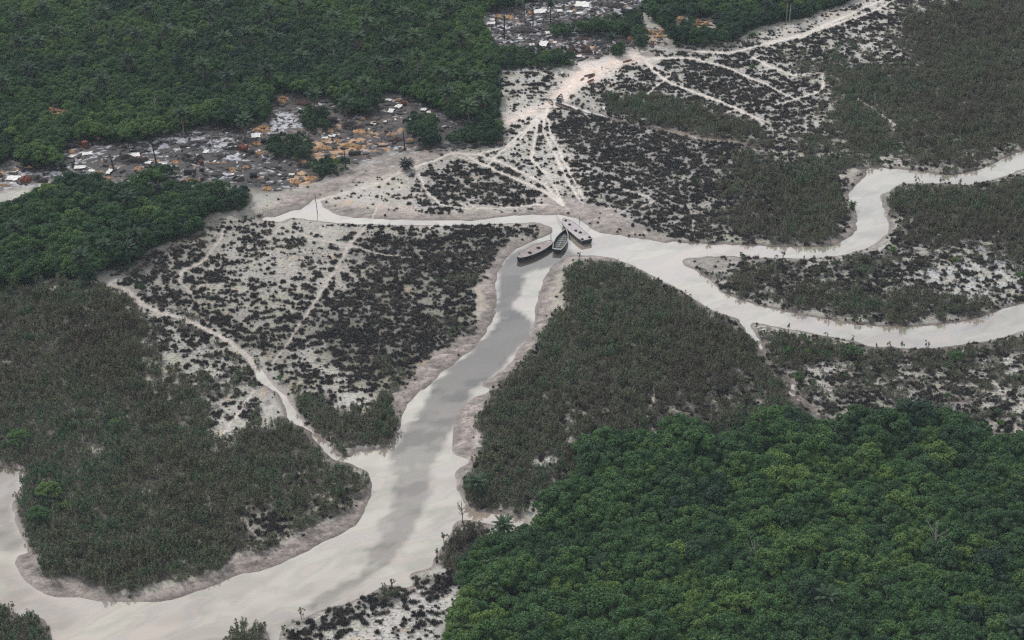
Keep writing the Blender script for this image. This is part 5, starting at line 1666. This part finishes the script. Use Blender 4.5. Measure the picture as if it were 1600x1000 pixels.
# --- palms
PK = [make_palm(61, 4.3, 6.0, 30, 7), make_palm(62, 4.0, 8.5, 26, 5), make_palm(63, 3.6, 12.5, 22, 3), make_palm(64, 4.8, 3.6, 34, 8)]
PH = [6.0, 8.5, 12.5, 3.6]
firstp = {}
def palm(px, py, k, lb, t=.35, s_=1.0, grp=None, pale=False, skirt=True):
    key = (k, pale)
    x, y, _ = at(px, py, PH[k] * s_ + .8)
    z = ground_z(x, y)
    if key not in firstp:
        root = bpy.data.objects.new('oil_palm', None); col.objects.link(root)
        link('crown', PK[k][0], root)
        tm = PK[k][1]
        if pale:
            tm = tm.copy(); tm.materials.clear(); tm.materials.append(M_pbark)
        link('trunk', tm, root)
        if PK[k][2]: link('dry_fronds', PK[k][2], root)
        firstp[key] = root
    else:
        root = copy_tree(firstp[key])
    root.location = (x, y, z); root.rotation_euler = (0, 0, px * 1.7 % 6.28); root.scale = (s_,) * 3
    for ch in root.children: ch['tone'] = float(t)
    tag(root, lb, 'palm', grp)
g1 = 'oil palms rising from the far wood'
FP = [(89, 52, 1, .1), (28, 68, 1, .1), (60, 67, 0, .1), (212, 54, 1, .45), (260, 49, 1, .3), (294, 57, 0, .5), (350, 60, 0, .2), (356, 122, 1, .15), (316, 104, 1, .2), (284, 180, 1, .1),
      (160, 127, 1, .1), (137, 148, 1, .15), (67, 12, 1, .35), (337, 10, 1, .1), (381, 190, 0, .3), (5, 130, 1, .1), (522, 28, 0, .55), (647, 57, 1, .35), (652, 88, 2, .2), (417, 112, 1, .1), (432, 62, 0, .1),
      (677, 32, 1, .2), (687, 117, 1, .3), (630, 22, 0, .2), (572, 37, 1, .4), (752, 155, 0, .3), (732, 168, 0, .35), (570, 132, 1, .4), (700, 147, 1, .2), (585, 5, 1, .1), (560, 60, 1, .3), (610, 70, 0, .35),
      (720, 60, 1, .2), (745, 120, 0, .25), (470, 90, 0, .15), (385, 55, 1, .1), (118, 95, 0, .1), (230, 15, 1, .1), (470, 8, 1, .15), (700, 10, 1, .1), (30, 30, 1, .1), (160, 20, 0, .15), (490, 150, 1, .05),
      (200, 95, 1, .1), (45, 110, 0, .1), (420, 15, 1, .12), (620, 100, 0, .2), (590, 100, 1, .3), (540, 165, 0, .2)]
cols = ('far left', 'left', 'left of centre', 'centre', 'right of centre', 'right end')
for (a, b, k, t) in FP:
    row = 'top row' if b < 40 else ('upper part' if b < 80 else ('middle' if b < 130 else 'lower part'))
    look = 'dark' if t < .17 else ('dull green' if t < .34 else 'fresh green')
    palm(a, b, k, f'{look} {"tall" if k == 1 else "spreading"} oil palm in the {row} of the far wood, {cols[min(5, a // 130)]}', t + .15, 1.12, g1)
for (a, b, t, lb) in [(144, 36, .2, 'slender tall palm with thin pale trunk, left of its twin in the far wood'), (176, 49, .2, 'slender palm with the brightest white trunk in the far wood'), (330, 30, .2, 'slender palm with long pale trunk above two spreading palms'),
                      (416, 38, .2, 'slender pale trunked palm near the top middle of the far wood'), (597, 36, .3, 'pale trunked palm with full crown at the top centre'), (521, 70, .2, 'pale trunked palm below the fresh green one, centre of the far wood'),
                      (1231, 1, .2, 'slender palm at the right end of the top wood, left trunk'), (1236, 3, .3, 'slender palm at the right end of the top wood, right trunk')]:
    palm(a, b, 2, lb, t, .8, 'slender pale trunked palms', True)
for (a, b, k, t, s_, lb) in [(97, 259, 1, .05, .75, 'dark palm with thick trunk rising before the white film ground'), (22, 357, 1, .15, 1.0, 'dark palm near the left edge of the mid wood'), (200, 310, 1, .12, 1.0, 'dark palm at the upper edge of the mid wood'),
        (125, 402, 1, .35, 1.05, 'palm with bright heart at the lower edge of the mid wood'), (140, 432, 3, .15, .8, 'low palm beside the start of the track'), (210, 368, 1, .1, 1.0, 'dark palm beside the bright shrub of the mid wood'),
        (200, 390, 0, .1, 1.0, 'palm with many brown hanging fronds in the mid wood'), (247, 296, 1, .1, .85, 'palm behind the bare patch of the mid wood'), (162, 385, 1, .1, .9, 'palm in the lower middle of the mid wood'),
        (765, 917, 0, .75, 1.05, 'big bright hearted palm with brown lower fronds at the near wood edge'), (722, 985, 3, .8, .9, 'bright palm cut by the bottom of the marsh corner'), (745, 757, 3, .3, .9, 'wide low palm with tan fronds on the river bank'),
        (787, 822, 0, .6, .9, 'bluish green palm at the corner of the near wood'), (768, 880, 0, .45, .8, 'palm hidden among trees above the big bright one'), (1340, 652, 3, .2, .7, 'small dark palm at the far edge of the near wood'),
        (1590, 985, 1, .2, 1.1, 'blue green palm in the bottom right corner'), (1292, 935, 1, .15, 1.0, 'dark palm amid the lower right trees'), (955, 60, 1, .03, .8, 'dark palm beside the sandy landing'), (1000, 66, 0, .1, .75, 'small palm right of the dark mounds'),
        (635, 255, 3, .0, .7, 'wide dark scorched palm standing alone on the pale flat'), (1003, 15, 1, .2, .9, 'palm in the top wood next to the far camp'), (812, 8, 1, .1, .8, 'left palm above the far camp'), (860, 6, 1, .1, .8, 'right palm above the far camp'),
        (1040, 20, 1, .2, .8, 'palm in the top wood by the orange heap'), (1200, 8, 1, .2, .8, 'palm in the top wood near its right end'), (1332, 318, 3, .9, .45, 'tiny palm on the bank inside the river bend'), (897, 435, 3, .75, .5, 'small bright palm in the central mangrove'),
        (1008, 385, 3, .8, .3, 'small palm tuft by the shore')][:-1]:
    palm(a, b, k, lb, t, s_)

for o in list(col.objects):
    if 'scorched' in str(o.get('label', '')):
        for ch in o.children:
            if ch.name.startswith('crown') or ch.name.startswith('dry'):
                ch.data = ch.data.copy()
                ch.data.materials.clear()
                ch.data.materials.append(M_dead)
        o.scale = (.85, .85, .62)

# --- single trees and shrubs that stand out
def lone_tree(px, py, s_, t, lb, k=0, hz=1.0, name='broadleaf_tree', cat='tree'):
    x, y, _ = at(px, py, 5.2 * s_ * hz)
    root = bpy.data.objects.new(name, None); col.objects.link(root)
    c_ = link('crown', TREES[k][0], root); link('trunk', TREES[k][1], root)
    root.location = (x, y, ground_z(x, y) - .2); root.scale = (s_, s_, s_ * hz); root.rotation_euler = (0, 0, px % 6.28)
    c_['tone'] = float(t); tag(root, lb, cat)
for a in [(282, 107, .75, -.15, 'tall nearly black tree standing above the far wood', 2, 1.6), (482, 147, .7, -.15, 'dark tree behind the orange arch of the camp', 1, 1.5), (240, 358, .55, 1.35, 'bright green round shrub in the mid wood', 3, .8),
          (1577, 873, .8, 1.5, 'vivid green tree close to the right edge of the near wood', 4, .8), (73, 245, .85, .75, 'large round green tree at the left end of the camp', 2, .9), (1075, 668, 1.1, .1, 'round dark tree bulging from the near wood into the scrub', 4, .9),
          (1235, 660, 1.2, -.05, 'round blackish tree at the top edge of the near wood', 5, .9), (1430, 655, 1.25, -.1, 'largest dark tree mound at the top edge of the near wood', 2, .9), (1395, 668, 1.1, -.1, 'dark tree left of the largest dark mound', 0, .9),
          (1520, 690, 1.2, -.1, 'dark tree mound at the right of the near wood edge', 5, .9), (920, 700, 1.1, .35, 'broad tree at the left shoulder of the near wood', 0, .8),
          (690, 60, .35, 1.2, 'small yellow green tree left of its twins in the far wood', 3, 1), (712, 63, .35, 1.25, 'small yellow green tree in the middle of its twins', 1, 1), (742, 57, .33, 1.25, 'small yellow green tree right of its twins', 3, 1), (690, 42, .35, 1.1, 'yellow green tree above the other small ones', 4, 1),
          (655, 68, .33, 1.1, 'pale green small tree in the right of the far wood', 0, 1), (1176, 57, .5, .6, 'round green tree at the edge of the top wood', 3, .8), (880, 50, .5, .7, 'round green bush in the far camp', 0, .7), (961, 80, .42, .6, 'green bush at the foot of the dark palm', 1, .9)]:
    lone_tree(*a)
for a in [(222, 449, .42, .3, 'round blue green shrub beside the start of the track', 1), (1175, 108, .4, .6, 'round green shrub standing in the speckled marsh', 0), (1290, 556, .5, .45, 'round green shrub near the right bank', 3), (1230, 548, .5, .5, 'left one of the round shrubs by the side creek', 4),
          (1262, 552, .42, .55, 'small round shrub right of its larger neighbour', 1), (1335, 555, .6, .5, 'broad green shrub at the end of the riverside scrub', 2), (1495, 560, .55, .45, 'green shrub standing clear on the pale east marsh', 5),
          (1395, 275 + 118, .35, .7, 'fresh green shrub inside the peninsula', 0), (1492, 408, .4, .75, 'bright green shrub above the white pools', 3), (1594, 434, .45, .6, 'green shrub at the right edge beside the white pools', 0), (1562, 662, .35, .8, 'small yellow green shrub at the corner of the east marsh', 1),
          (437, 592, .3, .9, 'small bright shrub above the creek bend', 0), (733, 284, .25, .6, 'tiny green shrub on the speckled flat', 1), (1245, 590, .45, .3, 'shrub above the bend of the side creek', 2), (1480, 620, .35, .4, 'small shrub low on the east marsh', 4),
          (1160, 400, .3, .5, 'lone small shrub at the tip of the peninsula', 1), (30, 690, .75, .5, 'green shrub above the left water edge', 2), (75, 770, .8, .6, 'bushy green mangrove at the left river corner', 0), (60, 805, .7, .5, 'dark green mangrove leaning over the left water', 5),
          (180, 665, .6, .45, 'green shrub standing out of the brown scrub', 3), (110, 790, .6, .7, 'fresh green mangrove right of the river corner', 4), (905, 415, .5, .3, 'grey green shrub at the tip of the central mangrove', 1)]:
    lone_tree(a[0], a[1], a[2], a[3], a[4], a[5], .8, 'round_shrub', 'shrub')

# --- bare pale trees
def bare_tree(px, py, H_, lb, m_=None, n=9, seed=0, name='bare_tree'):
    x, y, z = ground_at(px, py)
    rs = random.Random(seed + int(px))
    mb = MB()
    mb.tube([(0, 0, -.5), (.15, 0, H_ * .4), (0, .1, H_ * .75)], [.16, .12, .07], 6)
    for k in range(n):
        a_ = rs.uniform(0, 6.28); z0 = H_ * rs.uniform(.35, .75); l = H_ * rs.uniform(.2, .38)
        p1 = (math.cos(a_) * l * .6, math.sin(a_) * l * .6, z0 + l * .7)
        mb.tube([(0.05, 0.02, z0), p1, (p1[0] * 1.5, p1[1] * 1.5, p1[2] + l * .5)], [.07, .045, .015], 4)
        mb.tube([p1, (p1[0] + rs.uniform(-.8, .8), p1[1] + rs.uniform(-.8, .8), p1[2] + l * .5)], [.035, .012], 4)
    o = link(name, mb.mesh(name, [m_ or M_pbark]), None, (x, y, z))
    tag(o, lb, 'bare tree', 'leafless pale trees')
bare_tree(1457, 885, 13.5, 'forked leafless white tree rising out of the near wood')
bare_tree(392, 158, 7.5, 'leafless white forked tree in the far wood')
bare_tree(243.5, 182, 8, 'leafless tree with white foot in the far wood')
bare_tree(1175, 900, 11, 'thin leafless twiggy tree among the near wood canopy')
bare_tree(755, 775, 5, 'pale dead branches fanning over the river bank', n=12)
bare_tree(722, 815, 6, 'brown leafless crown above the river inlet', M_brown, 16)
bare_tree(165, 915, 3.5, 'pale leafless stem at the water line of the lower left bank')
bare_tree(130, 700, 4, 'tangle of pale bare stems in the brown scrub', n=12)
bare_tree(110, 895, 4, 'pale bare stems at the edge of the lower left bank', n=8)

# --- thin saplings standing against the water
def make_sapling(seed):
    rs = np.random.RandomState(seed)
    wb, V = MB(), []
    for k in range(4):
        lx, ly, h = rs.uniform(-.7, .7), rs.uniform(-.7, .7), rs.uniform(2.4, 4.2)
        wb.tube([(lx * .3, ly * .3, -.3), (lx * .8, ly * .8, h * .6), (lx, ly, h)], [.05, .035, .015], 4)
        for q in range(3):
            c0 = np.array([lx, ly, h]) + rs.uniform(-.4, .4, 3) - np.array([0, 0, q * .45])
            n = 16
            d = unit(rs, n)
            V.append(leaf_mesh(c0 + d * .34 * rs.rand(n)[:, None] ** .5, d, rs.uniform(.15, .26, n), rs, 1.8))
    return foliage_object('sapling', np.concatenate(V), wb, [M_mang, M_stem])
SP_ = [make_sapling(90 + k) for k in range(4)]
SL = [(472, 965, 1.2, 'by the bottom bank'), (443, 990, 1, 'at the bottom point'), (459, 978, .7, 'on the bottom bank'), (612, 918, 1.2, 'on the tussock by the bottom bank'), (600, 922, .8, 'left of the tussock'), (695, 848, 1.3, 'leaning over the river bend'), (683, 870, 1, 'below the leaning one'),
      (1515, 548, 1, 'on the right branch, far right'), (1447, 550, 1.2, 'in front of the right branch'), (1410, 548, 1.1, 'at the middle of the right branch bank'), (1388, 546, 1, 'on the right branch bank'), (1370, 545, .8, 'on the bank above the shrubs'), (1330, 541, 1.1, 'at the end of the broad shrub'), (1232, 518, 1, 'by the side creek mouth'),
      (1290, 530, .9, 'between the broad shrub and creek mouth'), (1085, 482, 1, 'upper right shore of the central mangrove'), (1067, 470, 1.2, 'upper shore of the central mangrove'), (1050, 462, 1, 'shore above the central mangrove'), (1028, 450, 1.3, 'tallest of the central mangrove shore'), (1000, 435, 1, 'left of the tallest shore one'),
      (905, 408, 1.1, 'at the tip of the central mangrove'), (1222, 408, 1.3, 'on the near bank of the inner bend, left'), (1212, 410, 1, 'left again on the inner bend bank'), (1255, 408, .8, 'middle of the inner bend bank'), (1272, 407, .7, 'right of the inner bend bank'), (1157, 403, .9, 'at the bank by the peninsula tip'),
      (1345, 398, .6, 'where the bend straightens'), (1410, 297, 1.2, 'at the top of the peninsula'), (1432, 292, 1.3, 'top shore of the peninsula'), (1470, 292, 1.2, 'right top shore of the peninsula'), (1500, 292, 1.1, 'far shore scrub of the peninsula'), (60, 975, 1.2, 'on the corner clump'), (20, 955, 1, 'left in the corner clump'),
      (400, 988, 1.0, 'on the islet'), (365, 998, .8, 'at the left of the islet'), (430, 620, .7, 'beside the small creek'), (488, 700, .8, 'over the small creek'), (1545, 545, 1, 'near the right edge bank')]
fs_ = {}
for q, (a, b, s_, lb) in enumerate(SL):
    x, y, _ = at(a, b, .5)
    z = max(ground_z(x, y), -.1)
    k = q % 4
    if k not in fs_:
        o = link('sapling', SP_[k]); fs_[k] = o
    else:
        o = fs_[k].copy(); col.objects.link(o)
    o.location = (x, y, z); o.rotation_euler = (0, 0, q * 1.3); o.scale = (s_ * .78,) * 3; o['tone'] = .75
    tag(o, 'thin leafy sapling against the water ' + lb, 'sapling', 'thin saplings along the water')

# --- litter of the camps
def chip(seed, m_, sx_, sy_, sz_, name):
    rs = np.random.RandomState(seed)
    V, F = [], []
    n = 7
    for lay, zz in ((0, -.1), (1, 1.0)):
        for k in range(n):
            t = 6.283 * k / n
            q = rs.uniform(.6, 1.15) * (1 if lay == 0 else .7)
            V.append((math.cos(t) * sx_ * q, math.sin(t) * sy_ * q, sz_ * zz * (rs.uniform(.5, 1.2) if lay else 1)))
    F = [(k, (k + 1) % n, n + (k + 1) % n, n + k) for k in range(n)] + [tuple(range(n, 2 * n))]
    me = bpy.data.meshes.new(name); me.from_pydata(V, [], F); me.materials.append(m_); me.update()
    return me
CH = [(chip(1, M_sheet, .8, .45, .12, 'plastic_scrap'), 'plastic_scrap', (893, 96), 'white plastic scrap dropped at the edge of the landing'),
      (chip(2, M_tar, 1.5, .8, .5, 'tar_lump'), 'tar_lump', (520, 200), 'black tar lump between the sand heap and the rusty ended tank'),
      (chip(3, M_sand, 1.0, .6, .35, 'sand_clod'), 'sand_clod', (575, 214), 'orange clod right of the long yellow sand heap'),
      (chip(4, M_steel, .5, .5, .7, 'barrel'), 'barrel', (352, 246), 'dark barrel standing alone on the tarred flat'),
      (chip(5, M_rust, .6, .5, .45, 'rusty_scrap'), 'rusty_scrap', (596, 222), 'rust red scrap left of the dark brown mound'),
      (chip(6, M_hatch, 2.2, .9, .25, 'oily_lump'), 'oily_lump', (430, 262), 'flat black lump above the crooked fallen log'),
      (chip(7, M_deck, 1.3, .35, .15, 'plank'), 'plank', (340, 268), 'grey plank beside the straight fallen log')]
pr = []
for me_, nm, (a, b), lb in CH:
    x, y, z = ground_at(a, b)
    o = link(nm, me_, None, (x, y, z)); tag(o, lb, nm.replace('_', ' ')); pr.append(o)
lx, ly, lrs = jitter_grid(1.6, seed=404)
cf = fieldat('char', lx, ly, .4, .4)
far_c = fieldat('film', lx, ly, .4, .4)
k_ = (cf > .6) & (lrs.rand(len(lx)) < np.where(ly > 700, .5, .22)) & (fieldat('forest', lx, ly, .4, 0) < .4)
X, Y = lx[k_], ly[k_]
fc = far_c[k_]
u = lrs.rand(len(X))
sdv = fieldat('sand', X, Y, .4, .4)
ix = np.where(u < .05 + .26 * np.clip(fc, 0, .8), 0, np.where(u < .55, 1, np.where(u < .56 + .26 * np.clip(sdv, 0, 1), 2, np.where(u < .84, 5, np.where(u < .9, 3, np.where(u < .96, 6, 4))))))
sz = lrs.uniform(.5, 1.5, len(X))
scatter_stuff('camp_debris', 'litter of scraps, tar lumps and planks strewn over the black camp ground', pr, X, Y, grid_samp(Z, X, Y), lrs.rand(len(X)) * 6.283,
              np.stack([sz, sz, sz * lrs.uniform(.7, 1.2, len(X))], 1), lrs.rand(len(X)), ix)

# --- haze
hz = MB()
hz.box(0, 300, (-4.0 + CAM_H + 30) / 2, 7000, 7000, CAM_H + 34)
hm = bpy.data.materials.new('haze')
hm.use_nodes = True
hn, hl = hm.node_tree.nodes, hm.node_tree.links
hn.clear()
ho = hn.new('ShaderNodeOutputMaterial')
pv = hn.new('ShaderNodeVolumePrincipled')
pv.inputs['Color'].default_value = (0.72, 0.86, 1.0, 1)
pv.inputs['Density'].default_value = HAZE
pv.inputs['Anisotropy'].default_value = 0.0
hl.new(pv.outputs[0], ho.inputs['Volume'])
o = link('haze', hz.mesh('haze', [hm]))
o['kind'] = 'stuff'
o['label'] = 'thin pale blue haze over the delta'
